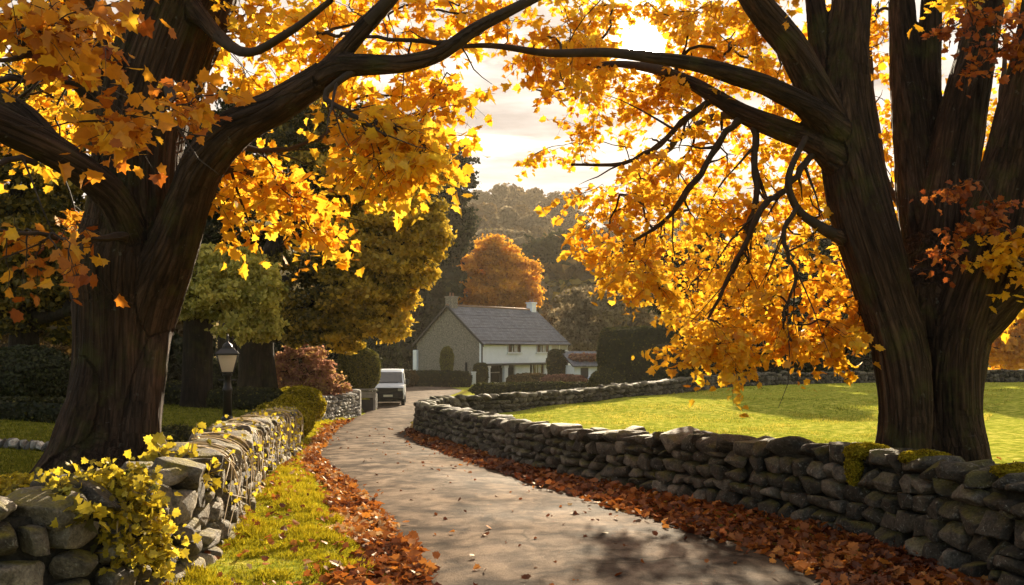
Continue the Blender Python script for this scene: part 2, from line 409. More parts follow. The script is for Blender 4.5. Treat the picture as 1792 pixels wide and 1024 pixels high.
def m_road():
    m, nt, out = mat('worn_tarmac'); t = NT(nt); p = t.pos()
    agg = t.noise(p, 55.0, 5, 0.75); mid = t.noise(p, 2.3, 7, 0.62, 0.4); big = t.noise(p, 0.35, 4)
    mid = t.math('ADD', t.math('MULTIPLY', mid, 0.65), t.math('MULTIPLY', t.noise(p, 0.7, 6, 0.6, 0.8), 0.35))
    c = t.ramp(mid, [(0.39, (0.050, 0.038, 0.030)), (0.475, (0.125, 0.096, 0.073)), (0.58, (0.26, 0.200, 0.148))])
    lat = t.attr('tint')     # 0 at the road's left edge .. 1 at its right edge: paler wheel tracks, dirty edges
    tr = t.ramp(lat, [(0.0, (0.45, 0.40, 0.34)), (0.12, (0.78, 0.75, 0.72)), (0.27, (1.12, 1.1, 1.08)), (0.48, (0.85, 0.84, 0.83)), (0.72, (1.15, 1.13, 1.1)), (0.9, (0.8, 0.76, 0.7)), (1.0, (0.42, 0.36, 0.3))])
    c = t.mix(0.8, c, tr, 'MULTIPLY')
    c = t.mix(0.7, c, t.ramp(agg, [(0.3, (0.45, 0.43, 0.42)), (0.7, (1.4, 1.38, 1.35))]), 'MULTIPLY')
    cr = t.n('ShaderNodeTexVoronoi', feature='DISTANCE_TO_EDGE', i_Scale=0.55)
    wob = t.n('ShaderNodeTexNoise', i_Scale=1.8, i_Detail=5.0); t.l(p, wob.inputs['Vector'])
    t.l(t.mix(0.35, p, wob.outputs['Color'], 'ADD'), cr.inputs['Vector'])
    patch = t.ramp(t.noise(p, 0.9, 6, 0.62, 1.6), [(0.53, (0, 0, 0)), (0.62, (0.45, 0.45, 0.45))])
    c = t.mix(patch, c, (0.060, 0.044, 0.033))
    crack = t.ramp(cr.outputs['Distance'], [(0.0, (1, 1, 1)), (0.014, (0, 0, 0))])
    crack = t.math('MULTIPLY', crack, t.ramp(t.noise(p, 0.6, 3), [(0.45, (0, 0, 0)), (0.6, (0.8, 0.8, 0.8))]))
    c = t.mix(crack, c, (0.05, 0.04, 0.03))
    h = t.math('ADD', t.math('MULTIPLY', agg, 0.35), mid)
    t.bsdf(out, c, t.ramp(big, [(0.35, (0.58, 0.58, 0.58)), (0.65, (0.78, 0.78, 0.78))]), t.bump(h, 1.0, 0.035), 0.006)
    return m
M['road'] = m_road()

def m_ground():
    m, nt, out = mat('turf_and_soil'); t = NT(nt); p = t.pos()
    n1 = t.noise(p, 0.35, 5); n2 = t.noise(p, 3.5, 6, 0.7); n3 = t.noise(p, 30.0, 3, 0.7)
    field = t.ramp(n2, [(0.34, (0.15, 0.17, 0.016)), (0.5, (0.31, 0.34, 0.040)), (0.66, (0.66, 0.55, 0.12))])  # yellow top stop paints sunlit patches into the green turf
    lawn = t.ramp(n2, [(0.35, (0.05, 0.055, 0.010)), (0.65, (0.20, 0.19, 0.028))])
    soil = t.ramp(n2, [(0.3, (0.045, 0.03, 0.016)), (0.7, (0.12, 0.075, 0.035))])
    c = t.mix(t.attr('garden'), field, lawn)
    c = t.mix(t.attr('soil'), c, soil)
    vo = t.n('ShaderNodeTexVoronoi', i_Scale=0.016); t.l(t.scale(p, (1, 0.8, 0.2)), vo.inputs['Vector'])
    hv = t.n('ShaderNodeSeparateXYZ'); t.l(vo.outputs['Color'], hv.inputs[0])
    hill = t.ramp(hv.outputs[0], [(0.0, (0.12, 0.09, 0.03)), (0.35, (0.34, 0.25, 0.08)), (0.6, (0.22, 0.19, 0.05)), (0.85, (0.48, 0.35, 0.13))])
    hill = t.mix(0.5, hill, t.ramp(t.noise(p, 0.05, 5), [(0.3, (0.5, 0.5, 0.5)), (0.7, (1.3, 1.3, 1.3))]), 'MULTIPLY')
    c = t.mix(t.attr('hill'), c, hill)
    c = t.mix(0.5, c, t.ramp(n3, [(0.3, (0.55, 0.55, 0.55)), (0.7, (1.35, 1.35, 1.35))]), 'MULTIPLY')
    t.bsdf(out, c, 0.95, t.bump(t.math('ADD', n2, t.math('MULTIPLY', n3, 0.4)), 1.0, 0.06), 0.0)
    return m
M['ground'] = m_ground()

# ------------------------------------------------------------------ the lie of the land
RW = np.array([(5.15, 3), (5.1, 6), (5.0, 8), (4.9, 9), (4.7, 10.5), (4.1, 12), (2.95, 14), (2.25, 15.4), (1.35, 17), (0.35, 19.8), (-1.25, 25.2), (-2.4, 28.5), (-2.95, 30.5),
               (-3.05, 32), (-2.6, 33.8), (-1.5, 35.0), (0, 36.5), (2.7, 40), (9.3, 48), (14, 54.3), (23, 59.8), (35.5, 61.5), (52, 63)], float)
LW = np.array([(-5.78, 22.6), (-5.3, 19.5), (-4.55, 15.0), (-3.95, 12), (-3.62, 10.3), (-3.45, 8.8), (-3.5, 7.7), (-3.85, 6.9), (-4.6, 6.35), (-6.2, 6.0), (-8.5, 5.9)], float)
PW = np.array([(-7.9, 31.0), (-7.55, 36), (-7.2, 40.2)], float)       # the pale wall
GARDEN_EDGE = np.array([(-12, 5.9), *LW[::-1][1:], (-6.5, 25.5), (-7.4, 28.5), *PW, (-8.9, 42.5), (-8.8, 43.6), (-6.75, 44.2), (-8.9, 46), (-9.2, 60), (-12, 75), (-14, 88)], float)
GARDENP = np.vstack([GARDEN_EDGE, [(-150, 88), (-150, 5.9)]])
ROAD_L = np.array([(-0.2, -4), (-0.35, 2), (-0.7, 6), (-1.07, 9.15), (-2.03, 12.3), (-3.0, 15.2), (-4.06, 18.5), (-4.8, 21), (-5.6, 25.9), (-6.4, 32), (-6.75, 38), (-6.9, 42), (-8.3, 46.5), (-8.9, 52), (-9.3, 60), (-10.5, 70), (-11.5, 80), (-11.8, 88), (-11.6, 96)], float)
ROAD_R = np.array([(4.3, -4), (4.1, 2), (3.6, 6), (2.8, 9.65), (1.9, 11.7), (0.61, 14.9), (-0.7, 19.0), (-1.5, 21.4), (-2.7, 25.5), (-3.5, 30), (-4.1, 36), (-4.5, 42), (-4.8, 47), (-4.9, 54), (-4.7, 62), (-4.4, 70), (-4.6, 78), (-6.0, 86), (-7.4, 93)], float)
FIELD = np.vstack([RW, [(52, 3)]])

def pl_dist(pts, line):
    best = np.full(len(pts), 1e9); side = np.zeros(len(pts))
    for a, b in zip(line[:-1], line[1:]):
        d = b - a; t = np.clip(((pts - a) @ d) / (d @ d), 0, 1)
        q = pts - (a + t[:, None] * d); e = np.hypot(q[:, 0], q[:, 1])
        k = e < best - 1e-9; best[k] = e[k]
        side[k] = np.sign(d[0] * q[k, 1] - d[1] * q[k, 0])
    return best, side

def inside(pts, poly):
    r = np.zeros(len(pts), bool); j = len(poly) - 1
    for i in range(len(poly)):
        a, b = poly[i], poly[j]
        c = ((a[1] > pts[:, 1]) != (b[1] > pts[:, 1]))
        with np.errstate(divide='ignore', invalid='ignore'):
            x = (b[0] - a[0]) * (pts[:, 1] - a[1]) / (b[1] - a[1] + 1e-12) + a[0]
        r ^= c & (pts[:, 0] < x); j = i
    return r

ROADL_S, ROADR_S = catmull(ROAD_L, 5), catmull(ROAD_R, 5)
ROADPOLY = np.vstack([ROADL_S, ROADR_S[::-1]])
RWS = catmull(RW, 4); LWS = catmull(LW, 5)
FIELDP = np.vstack([RWS, [(52, 3)]])
_ZY = [-50, 10, 13, 15.5, 18.5, 21, 25, 29, 37, 46, 56, 75, 95, 130]
_ZZ = [0, 0, -.03, -.1, -.2, -.3, -.42, -.52, -.7, -.85, -.95, -1.3, -1.65, -1.7]

def hillz(x, y):
    b = np.interp(y, [118, 150, 200, 270, 370, 460, 520, 640, 760], [0, 1.5, 9, 24, 48, 70, 78.5, 79, 66])
    r = x / np.maximum(y, 1)
    lat = np.interp(r, [-0.9, -0.35, -0.03, 0.02, 0.07, 0.14, 0.3, 0.8], [1.25, 1.15, 1.02, 1.0, 0.97, 0.90, 0.80, 0.72])
    n = fbm(np.c_[x / 90, y / 90, np.zeros_like(x)], 5, 3) - 0.5
    return b * 0.96 * lat * (1 + 0.22 * n)

def terrain(x, y, full=False):
    x = np.atleast_1d(np.asarray(x, float)); y = np.atleast_1d(np.asarray(y, float))
    p = np.c_[x, y]
    z = np.interp(y, _ZY, _ZZ)
    # field
    d, _ = pl_dist(p, FIELDP); fin = inside(p, FIELDP); sd = np.where(fin, d, -d)
    fz = np.interp(y, [0, 14, 20, 28, 33, 38, 44, 60], [0.02, 0, -.05, -.2, -.33, -.15, -.02, 0.0])
    fm = sstep(-0.15, 0.25, sd) * (y > 3)
    far = (y > 40) & (x > 0) & ~fin
    und = fbm(np.c_[x / 4, y / 4, 0 * x], 3, 3) - 0.5
    z = z * (1 - fm) + (fz + 0.16 * und) * fm
    # garden
    dg, _ = pl_dist(p, GARDEN_EDGE); gs = np.where(inside(p, GARDENP), dg, -dg)
    gz = np.interp(y, [5, 9, 25, 33, 40, 44, 60, 80], [.62, .62, .5, .25, .1, .15, -.6, -1.2]) + 0.06 * np.clip(gs - 1, 0, 60) + 0.12 * und
    gm = sstep(-0.1, 0.25, gs)
    z = z * (1 - gm) + gz * gm
    hm = sstep(112, 150, y)
    z = z + hillz(x, y) * sstep(118, 140, y)
    # grassy verge rises a little from road to wall
    rd, _ = pl_dist(p, ROADPOLY); rin = inside(p, ROADPOLY)
    vz = np.where(~rin & (gm < 0.5) & (fm < 0.5) & (y < 60), 0.13 * sstep(0.05, 0.9, rd) , 0)
    z = z + vz * (x < 0.5 * 0 - 0.0 + 0) if False else z + np.where(x < np.interp(y, [0, 20, 30, 60], [0, -2, -4, -6]), vz, 0)
    if full:
        z = z - np.where(rin, 0.10 * sstep(0.0, 0.25, rd), 0)
        soil = np.clip(sstep(1.6, 0.1, np.where(rin, 0, rd)) * (1 - fm) * (1 - gm), 0, 1)
        soil = np.where(x > np.interp(y, [0, 10, 20, 30], [1.5, 1, -2, -4]), soil, soil * 0.25)
        return z, gm, soil, hm
    return z

def gz(x, y): return float(terrain(x, y)[0])
def PG(px, d, dz=0.0):
    x = (px - 896) / F * d
    return np.array([x, d, gz(x, d) + dz])

def make_ground():
    xs = np.unique(np.concatenate([np.arange(-14, 14.01, 0.28), np.arange(-45, -14, 1.1), np.arange(14, 62, 1.1), np.sinh(np.linspace(0, 1, 40) * 2.6) / np.sinh(2.6) * 560 + 62, -(np.sinh(np.linspace(0, 1, 40) * 2.6) / np.sinh(2.6) * 560 + 45)]))
    ys = np.unique(np.concatenate([np.arange(-40, 2, 2.0), np.arange(2, 48, 0.30), np.arange(48, 110, 0.9), np.arange(110, 770, 7.0)]))
    X, Y = np.meshgrid(xs, ys); nx, ny = len(xs), len(ys)
    z, gm, soil, hm = terrain(X.ravel(), Y.ravel(), True)
    g = Geo()
    i = np.arange(ny - 1)[:, None] * nx; j = np.arange(nx - 1)[None]
    Q = np.stack([i + j, i + j + 1, i + nx + j + 1, i + nx + j], -1).reshape(-1, 4)
    g.add(np.c_[X.ravel(), Y.ravel(), z], Q)
    o = g.build('ground', M['ground']); tag(o, 'rolling green field and garden ground running to wooded hills', None, None, 'structure')
    for nme, a in (('garden', gm), ('soil', soil), ('hill', hm)):
        at = o.data.attributes.new(nme, 'FLOAT', 'POINT'); at.data.foreach_set('value', a.astype(np.float32))
    # road: one sheet lying in the trough the ground leaves for it
    L, R = catmull(ROAD_L, 14), catmull(ROAD_R, 14); n = len(L); k = 26
    t = np.linspace(-0.02, 1.02, k)
    Pt = L[:, None] * (1 - t[None, :, None]) + R[:, None] * t[None, :, None]
    wob = (fbm(np.c_[L * 0.9, np.zeros(n)], 9, 3) - 0.5) * 0.35
    edge = np.clip(1 - np.minimum(t, 1 - t) * 8, 0, 1)
    Pt[:, :, 0] += wob[:, None] * edge[None] * np.where(t < 0.5, 1, -1)[None]
    fl = Pt.reshape(-1, 2)
    zz = np.interp(fl[:, 1], _ZY, _ZZ) + 0.02 + 0.05 * (1 - (2 * np.tile(t, n) - 1) ** 2) + 0.02 * (fbm(np.c_[fl * 0.8, 0 * fl[:, :1]], 2) - 0.5)
    g = Geo(); i = np.arange(n - 1)[:, None] * k; j = np.arange(k - 1)[None]
    g.add(np.c_[fl, zz], np.stack([i + j, i + j + 1, i + k + j + 1, i + k + j], -1).reshape(-1, 4), np.tile(t, n))
    tag(g.build('road', M['road']), 'narrow worn tarmac lane curving between stone walls', None, None, 'structure')
make_ground()

# ------------------------------------------------------------------ dry stone walls
def arclen(p): return np.concatenate([[0], np.cumsum(np.hypot(*np.diff(p, axis=0).T))])

def one_stone(g, c, tx, nx_, half, n=4, a=0.5, tilt=0.12, tint=None, cut=(0.56, 0.92), ncut=9):
    V, Q = cubesphere(n, a); V = V.copy()
    for _ in range(ncut):
        d = rng.normal(size=3); d /= np.linalg.norm(d)
        k = V @ d - rng.uniform(*cut); k = np.clip(k, 0, None) * 0.9
        V -= k[:, None] * d
    V *= 1 + 0.09 * (fbm(V * 2.1 + rng.uniform(0, 99, 3), 1, 3)[:, None] - 0.5) * 2
    V /= np.abs(V).max(0)
    V = V * half
    r = rng.normal(size=3) * tilt; cx, sx = math.cos(r[0]), math.sin(r[0]); cy, sy = math.cos(r[1]), math.sin(r[1]); cz, sz = math.cos(r[2] * 0.6), math.sin(r[2] * 0.6)
    V = V @ np.array([[1, 0, 0], [0, cx, -sx], [0, sx, cx]]) @ np.array([[cy, 0, sy], [0, 1, 0], [-sy, 0, cy]]) @ np.array([[cz, -sz, 0], [sz, cz, 0], [0, 0, 1]])
    up = np.array([0, 0, 1.0])
    W = np.asarray(c) + V[:, :1] * tx + V[:, 1:2] * nx_ + V[:, 2:] * up
    g.add(W, Q, rng.random() if tint is None else tint)

def stone_wall(root, path, height, th, base=None, wmean=0.38, courses=4, sides=(1, -1), m='stone', cap=0.17, det=None, tint=(0, 1), copew=0.36, cope_over=0.06, capflat=False, irregular=1.0):
    """faces of fitted stones either side of a dark core, and a coping laid across the top. height(s01) or number."""
    p = catmull(path, 8); s = arclen(p); L = s[-1]
    H = height if callable(height) else (lambda u: height)
    def at(q):
        x = np.interp(q, s, p[:, 0]); y = np.interp(q, s, p[:, 1])
        x2 = np.interp(min(q + 0.1, L), s, p[:, 0]) - np.interp(max(q - 0.1, 0), s, p[:, 0]); y2 = np.interp(min(q + 0.1, L), s, p[:, 1]) - np.interp(max(q - 0.1, 0), s, p[:, 1])
        l = math.hypot(x2, y2); t = np.array([x2 / l, y2 / l, 0]); return x, y, t, np.array([-t[1], t[0], 0])
    qs = np.linspace(0, L, int(L * 2) + 2)
    bz = np.array([(base(*at(q)[:2]) if base else gz(*at(q)[:2])) for q in qs])
    Z = lambda q: float(np.interp(q, qs, bz))
    face, cope, core = Geo(), Geo(), Geo()
    N = lambda q, k, sd: float(vnoise(np.array([[q * 0.9, k * 7.3, sd * 3.1]]), 4)[0] - 0.5)
    for sd in sides:
        fr = np.linspace(0, 1, courses + 1)
        for k in range(courses):
            q = -rng.uniform(0, 0.2)
            while q < L:
                w = wmean * rng.uniform(0.6, 1.55) * (1.15 - 0.25 * k / courses)
                qc = min(max(q + w / 2, 0), L)
                x, y, t, n = at(qc); h = H(qc / L) - cap
                d = math.hypot(x, y); res = det or (8 if d < 12 else 5 if d < 20 else 4 if d < 30 else 3)
                lo = fr[k] * h + (irregular * 0.11 * N(qc, k, sd) if k else -0.06); hi = fr[k + 1] * h + irregular * 0.11 * N(qc, k + 1, sd)
                hh = max(hi - lo, 0.07)
                batter = 0.08 * (1 - (lo + hi) / 2 / max(h, 0.1))
                off = sd * (th / 2 - 0.13 + batter + rng.uniform(-0.025, 0.03))
                split = rng.random() < 0.07 * irregular and hh > 0.16
                for (a0, a1) in (((lo, lo + hh * 0.55), (lo + hh * 0.52, hi)) if split else ((lo, hi),)):
                    one_stone(face, (x + n[0] * off, y + n[1] * off, Z(qc) + (a0 + a1) / 2), t, n, (w * 0.53, 0.17, (a1 - a0) * 0.55), res, 0.36, 0.13, rng.uniform(*tint))
                q += w * 0.99
    q = 0.0
    while q < L:
        w = copew * rng.uniform(0.55, 1.5); qc = min(q + w / 2, L); x, y, t, n = at(qc)
        d = math.hypot(x, y); res = det or (9 if d < 12 else 6 if d < 20 else 4)
        ch = cap * rng.uniform(0.75, 1.35)
        if th > 0.55 and rng.random() < 0.45 and not capflat:      # two stones side by side across the wall
            for e in (-1, 1):
                one_stone(cope, (x + n[0] * e * th * 0.25, y + n[1] * e * th * 0.25, Z(qc) + H(qc / L) - cap * 0.55 + rng.uniform(-0.02, 0.03)), t, n, (w * 0.52, th * 0.29 + cope_over, ch * 0.62), res, 0.45, 0.16, rng.uniform(*tint))
        else:
            one_stone(cope, (x, y, Z(qc) + H(qc / L) - cap * 0.55 + rng.uniform(-0.02, 0.03)), t, n, (w * 0.53, th * 0.5 + cope_over * rng.uniform(0.2, 1.3), ch * 0.62), res, 0.45, 0.05 if capflat else 0.13, rng.uniform(*tint))
        q += w * 0.97
    # end stones
    for qe in (0.0, L):
        x, y, t, n = at(qe)
        for k in range(courses):
            h = H(qe / L) - cap
            one_stone(face, (x, y, Z(qe) + h * (k + 0.5) / courses), t, n, (0.14, th * 0.48, h / courses * 0.53), det or 4, 0.4, 0.06, rng.uniform(*tint))
    # core
    V = []
    cq = np.linspace(0.03, L - 0.03, int(L * 2.5) + 3)
    for q in cq:
        x, y, t, n = at(q); h = H(q / L) - cap * 0.8; e = th / 2 - 0.17
        for (o_, z_) in ((-e - 0.03, -0.2), (-e, h), (e, h), (e + 0.03, -0.2)): V.append((x + n[0] * o_, y + n[1] * o_, Z(q) + z_))
    k = len(cq); i = np.arange(k - 1)[:, None] * 4; j = np.arange(3)[None]
    core.add(V, [np.stack([i + j, i + 4 + j, i + 5 + j, i + 1 + j], -1).reshape(-1, 4), np.array([[0, 1, 2, 3], [4 * k - 1, 4 * k - 2, 4 * k - 3, 4 * k - 4]])], 0.3)
    face.build('stonework', M[m], root); cope.build('coping', M[m], root); core.build('core', M['stone_core'], root)
    return at, Z, H, L

w1 = empty('dry_stone_wall', (0, 0, 0), 0, 'long dry stone wall curving round the sunlit grass field beneath the multi-stemmed tree', 'wall', 'dry stone walls')
_s1 = arclen(RWS) / arclen(RWS)[-1]
hw = lambda u: float(np.interp(np.interp(u, _s1, RWS[:, 1]) , [3, 9, 13, 17, 22, 30, 35, 40, 48, 60, 64], [1.12, 1.1, 1.0, .88, .82, .88, 1.0, .98, 1.3, 1.5, 1.55]))
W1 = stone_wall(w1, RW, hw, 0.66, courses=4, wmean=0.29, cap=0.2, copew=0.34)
w2 = empty('dry_stone_wall', (0, 0, 0), 0, 'rough sunlit stone wall beside the grass verge, overgrown with yellow ivy below the lamp post', 'wall', 'dry stone walls')
W2 = stone_wall(w2, LW, lambda u: float(np.interp(u, [0, 0.5, 0.75, 1], [1.12, 1.14, 1.16, 1.2])), 0.66, base=lambda x, y: float(np.interp(y, _ZY, _ZZ)), courses=4, wmean=0.33, m='stone_sunlit', cap=0.2, copew=0.42, cope_over=0.1, irregular=1.25)
w3 = empty('dry_stone_wall', (0, 0, 0), 0, 'short pale grey stone wall with a rounded end in front of the russet shrub', 'wall', 'dry stone walls')
W3 = stone_wall(w3, PW, 1.02, 0.5, base=lambda x, y: float(np.interp(y, _ZY, _ZZ)), courses=6, wmean=0.21, m='stone_pale', cap=0.14, copew=0.3, irregular=0.5, det=4)

def scatter_solid(g, V, Q, n, size, tint, up=0.3, T=QUAD, TF=QUAD_F, jit=0.5, out=0.0, droop=None):
    p, nm = sample_surface(V, Q, n)
    nn = nm + jit * rng.normal(size=(n, 3)); nn[:, 2] += up
    put_leaves(g, p + nm * out * rng.random((n, 1)), nn, size * rng.uniform(0.6, 1.4, n), tint if np.ndim(tint) else np.clip(rng.normal(tint, 0.22, n), 0, 1), T, TF, droop)

def moss_pad(root, W, q, off, r, mat_='moss', n=5000, dz=0.0):
    """a cushion of moss lying on the coping."""
    at, Z, H, L = W
    x, y, t, n_ = at(q); V, Q = cubesphere(8, 1.0)
    V = V * np.array(r); V += 0.05 * (vnoise(V * 9, 3)[:, None] - 0.5)
    c = np.array([x, y, Z(q) + H(q / L) - 0.02 + dz]) + n_ * off
    V = c + V[:, :1] * t + V[:, 1:2] * n_ + V[:, 2:] * np.array([0, 0, 1.0])
    g = Geo(); g.add(V, Q, 0.35)
    scatter_solid(g, V, Q, n, 0.022, np.clip(rng.normal(0.5, 0.25, n), 0, 1), 0.4, out=0.02)
    return g.build('moss', M[mat_], root)

def nearest_q(W, px, path):
    at, Z, H, L = W
    q = np.linspace(0, L, 1500)
    xy = np.array([at(v)[:2] for v in q]); d = np.abs((xy[:, 0] / xy[:, 1]) * F + 896 - px)
    d = d + np.where(xy[:, 1] > 26, 1e4, 0)
    return float(q[np.argmin(d)])
q0 = nearest_q(W1, 1535, RW); moss_pad(w1, W1, q0, 0.12, (0.22, 0.30, 0.09)); moss_pad(w1, W1, q0 + 0.04, 0.31, (0.12, 0.07, 0.22), n=3500, dz=-0.2)
q0 = nearest_q(W1, 1632, RW); moss_pad(w1, W1, q0, 0.08, (0.20, 0.30, 0.07))
q0 = nearest_q(W1, 1765, RW); moss_pad(w1, W1, q0, -0.1, (0.2, 0.25, 0.05), n=2500)

# ------------------------------------------------------------------ hero trees
def px_path(pts, n=5):
    """(px, py, r px, depth) skeleton -> metres."""
    A = np.array([[*P(a, b, d), r / F * d] for a, b, r, d in pts])
    B = catmull(A, n)
    if A[:, 3].max() < 0.1 and len(B) > 4:
        j = np.cumsum(rng.normal(size=(len(B), 3)) * 0.012, 0); j -= np.linspace(0, 1, len(B))[:, None] * j[-1]; B[:, :3] += j + rng.normal(size=(len(B), 3)) * 0.010; B[:, 3] *= rng.uniform(0.85, 1.12, len(B))
    return B

def fuse(name, paths, voxel, m, root, amp=0.02, flare=None):
    g = Geo()
    for A in paths: tube(g, A[:, :3], np.maximum(A[:, 3], 0.012), 18)
    me = g.mesh('raw', M[m]); o = bpy.data.objects.new('raw', me); COL.objects.link(o)
    md = o.modifiers.new('r', 'REMESH'); md.mode = 'VOXEL'; md.voxel_size = voxel; md.use_smooth_shade = True
    sm = o.modifiers.new('s', 'SMOOTH'); sm.iterations = 12; sm.factor = 0.5
    dg = bpy.context.evaluated_depsgraph_get(); dg.update()
    ev = bpy.data.meshes.new_from_object(o.evaluated_get(dg))
    bpy.data.objects.remove(o); bpy.data.meshes.remove(me)
    n = len(ev.vertices); co = np.empty(n * 3); ev.vertices.foreach_get('co', co); co = co.reshape(-1, 3)
    nr = np.empty(n * 3); ev.vertices.foreach_get('normal', nr); nr = nr.reshape(-1, 3)
    from mathutils.kdtree import KDTree
    SP, SS, SR = [], [], []
    for k, A in enumerate(paths):
        B = np.repeat(A[:-1, :3], 8, 0) + np.tile(np.arange(8) / 8, len(A) - 1)[:, None] * np.repeat(np.diff(A[:, :3], axis=0), 8, 0)
        SR.append(np.repeat(A[:-1, 3], 8)); SP.append(B); SS.append(k * 7.3 + np.concatenate([[0], np.cumsum(np.linalg.norm(np.diff(B, axis=0), axis=1))]))
    SP = np.vstack(SP); SS = np.concatenate(SS); SR = np.concatenate(SR); kd = KDTree(len(SP))
    for k, q in enumerate(SP): kd.insert(q, k)
    kd.balance()
    near = np.array([min(kd.find_range(q, 1.15 * R_ + 0.3) or [(0, kd.find(q)[1], kd.find(q)[2])], key=lambda h: h[2] / SR[h[1]])[1] for q in co for R_ in (SR.max() * 0.55,)])
    ST = np.gradient(SP, axis=0); ST /= np.linalg.norm(ST, axis=1)[:, None] + 1e-9; off = co - SP[near]; al = (off * ST[near]).sum(1)[:, None]; al = np.clip(al, -0.12, 0.12)
    off = off - ST[near] * al; sl = SS[near][:, None] + al
    bq = off + sl * np.array([0.050, 0.042, 0.058])
    w = fbm(bq * 3.0, 21)[:, None] * 0.12
    ridge = np.abs(fbm((bq + w) * 11, 31, 3) - 0.5) * 2
    lump = fbm(off * 3.2 + sl * 0.5, 41) - 0.5 + 1.1 * (fbm(bq * 2.4, 47, 2) - 0.5)
    fine = fbm(off * 26 + sl * 3.0, 53, 2) - 0.5
    sc_ = np.clip(np.linalg.norm(off, axis=1) / 0.25, 0.25, 1.0)
    co = co + nr * (sc_ * (amp * (ridge * 1.7 - 0.5) + amp * 2.4 * lump + amp * 0.7 * fine))[:, None]
    at = ev.attributes.new('bark_co', 'FLOAT_VECTOR', 'POINT'); at.data.foreach_set('vector', bq.ravel().astype(np.float32))
    ev.vertices.foreach_set('co', co.ravel()); ev.update()
    ev.name = name; ev.materials.clear(); ev.materials.append(M[m])
    ev.polygons.foreach_set('use_smooth', np.full(len(ev.polygons), True))
    ob = bpy.data.objects.new(name, ev); COL.objects.link(ob); ob.parent = root
    return ob

def in_poly_samples(poly, n):
    poly = np.array(poly, float); lo, hi = poly.min(0), poly.max(0); out = []
    while len(out) < n:
        p = lo + rng.random((n * 3, 2)) * (hi - lo); out += list(p[inside(p, poly)])
    return np.array(out[:n])

def grow(nodes, rads, clusters, g, sag=0.12, r0=0.0045, seg=5):
    """join each cluster to the nearest wood already grown; returns the twig direction at each cluster."""
    N = [n for n in nodes]; par = [-1] * len(N); base = len(N); dirs = np.zeros((len(clusters), 3)); ends = []
    NA = np.array(N)
    d0 = np.min(np.linalg.norm(clusters[:, None] - NA[None], axis=2), axis=1)
    paths = []
    for ci in np.argsort(d0):
        c = clusters[ci]; A = np.array(N)
        dist = np.linalg.norm(A - c, axis=1) + 0.35 * np.clip(c[2] - A[:, 2], -1, 1) * 0
        k = int(np.argmin(dist + np.where(np.arange(len(A)) >= base, 0.0, 0.15))); a = A[k]; L = dist[k]
        t = np.linspace(0, 1, seg + 1)[1:, None]
        mid = rng.normal(size=3) * L * 0.12
        pts = a + (c - a) * t + 4 * t * (1 - t) * (mid + np.array([0, 0, sag * L])) + rng.normal(size=(seg, 3)) * 0.03 * L * (t < 1)
        ids = [k]
        for q in pts: N.append(q); par.append(ids[-1]); ids.append(len(N) - 1)
        paths.append(ids); dirs[ci] = pts[-1] - pts[-2]
    cnt = np.zeros(len(N))
    for ids in paths: cnt[ids[-1]] += 1
    for i in range(len(N) - 1, base - 1, -1):
        if par[i] >= 0: cnt[par[i]] += cnt[i]
    A = np.array(N)
    for ids in paths:
        r = r0 * np.sqrt(np.maximum(cnt[ids], 1)); r[0] = min(r[0], r[1] * 1.25)
        r = np.minimum(r, 0.055)
        tube(g, A[ids], r, 5 if r[0] < 0.02 else 7, cap=False)
    return dirs / (np.linalg.norm(dirs, axis=1)[:, None] + 1e-9)

def spray(g, clusters, dirs, per, spread, size, tmean, tsd, T, TF, flat=0.55, droop=0.5, wood=None, nt=5):
    """a layered spray at each twig end: side twigs fanning out, leaves in pairs along them."""
    K = len(clusters); m = max(2, int(round(per / nt)))
    tm = np.broadcast_to(tmean, (K,))
    ci = np.repeat(np.arange(K), nt); n = K * nt
    d = dirs[ci] * 0.9 + rng.normal(size=(n, 3)) * np.array([0.8, 0.8, flat * 0.55]); d[:, 2] -= 0.18
    d /= np.linalg.norm(d, axis=1)[:, None] + 1e-9
    L = spread * rng.uniform(1.3, 2.9, n)
    start = clusters[ci] - dirs[ci] * (spread * rng.uniform(0, 1.6, n))[:, None]
    if wood is not None:
        for k in range(n):
            e = d[k] * L[k]; tube(wood, [start[k], start[k] + e * 0.5, start[k] + e + [0, 0, -0.18 * L[k]]], [0.0045, 0.003, 0.0015], 3, cap=False)
    ti = np.repeat(np.arange(n), m); N = n * m
    u = np.tile((np.arange(m) + 0.7) / m, n) + rng.uniform(-0.08, 0.08, N); u = np.clip(u, 0.08, 1.05)
    p = start[ti] + d[ti] * (L[ti] * u)[:, None]; p[:, 2] -= 0.18 * L[ti] * u ** 2
    sgn = np.where(rng.random(N) < 0.5, -1.0, 1.0)
    side = np.cross(d[ti], np.array([0, 0, 1.0])); side /= np.linalg.norm(side, axis=1)[:, None] + 1e-9
    pet = side * sgn[:, None] * 0.8 + d[ti] * 0.6 + rng.normal(size=(N, 3)) * 0.35; pet[:, 2] -= droop * rng.uniform(0.2, 1.3, N)
    pet /= np.linalg.norm(pet, axis=1)[:, None]
    sz = size * rng.uniform(0.6, 1.3, N)
    nr = rng.normal(size=(N, 3)) * 0.65; nr[:, 2] += 0.75; nr[:, 1] -= 0.25
    st = rng.normal(0, 0.06, n)
    w_ = p + SPRAY_O; k = np.hypot(w_[:, 0] / w_[:, 1] * F + 896 - 1128, HZ - (w_[:, 2] - CAMZ) / w_[:, 1] * F - 74) > 42     # the gap the low sun shines through
    p, pet, sz, nr, ti = p[k], pet[k], sz[k], nr[k], ti[k]; N = len(p)
    put_leaves(g, p + pet * (sz * 0.35)[:, None], nr, sz, np.clip(tm[ci[ti]] + st[ti] + rng.normal(0, tsd, N), 0, 1), T, TF, pet)

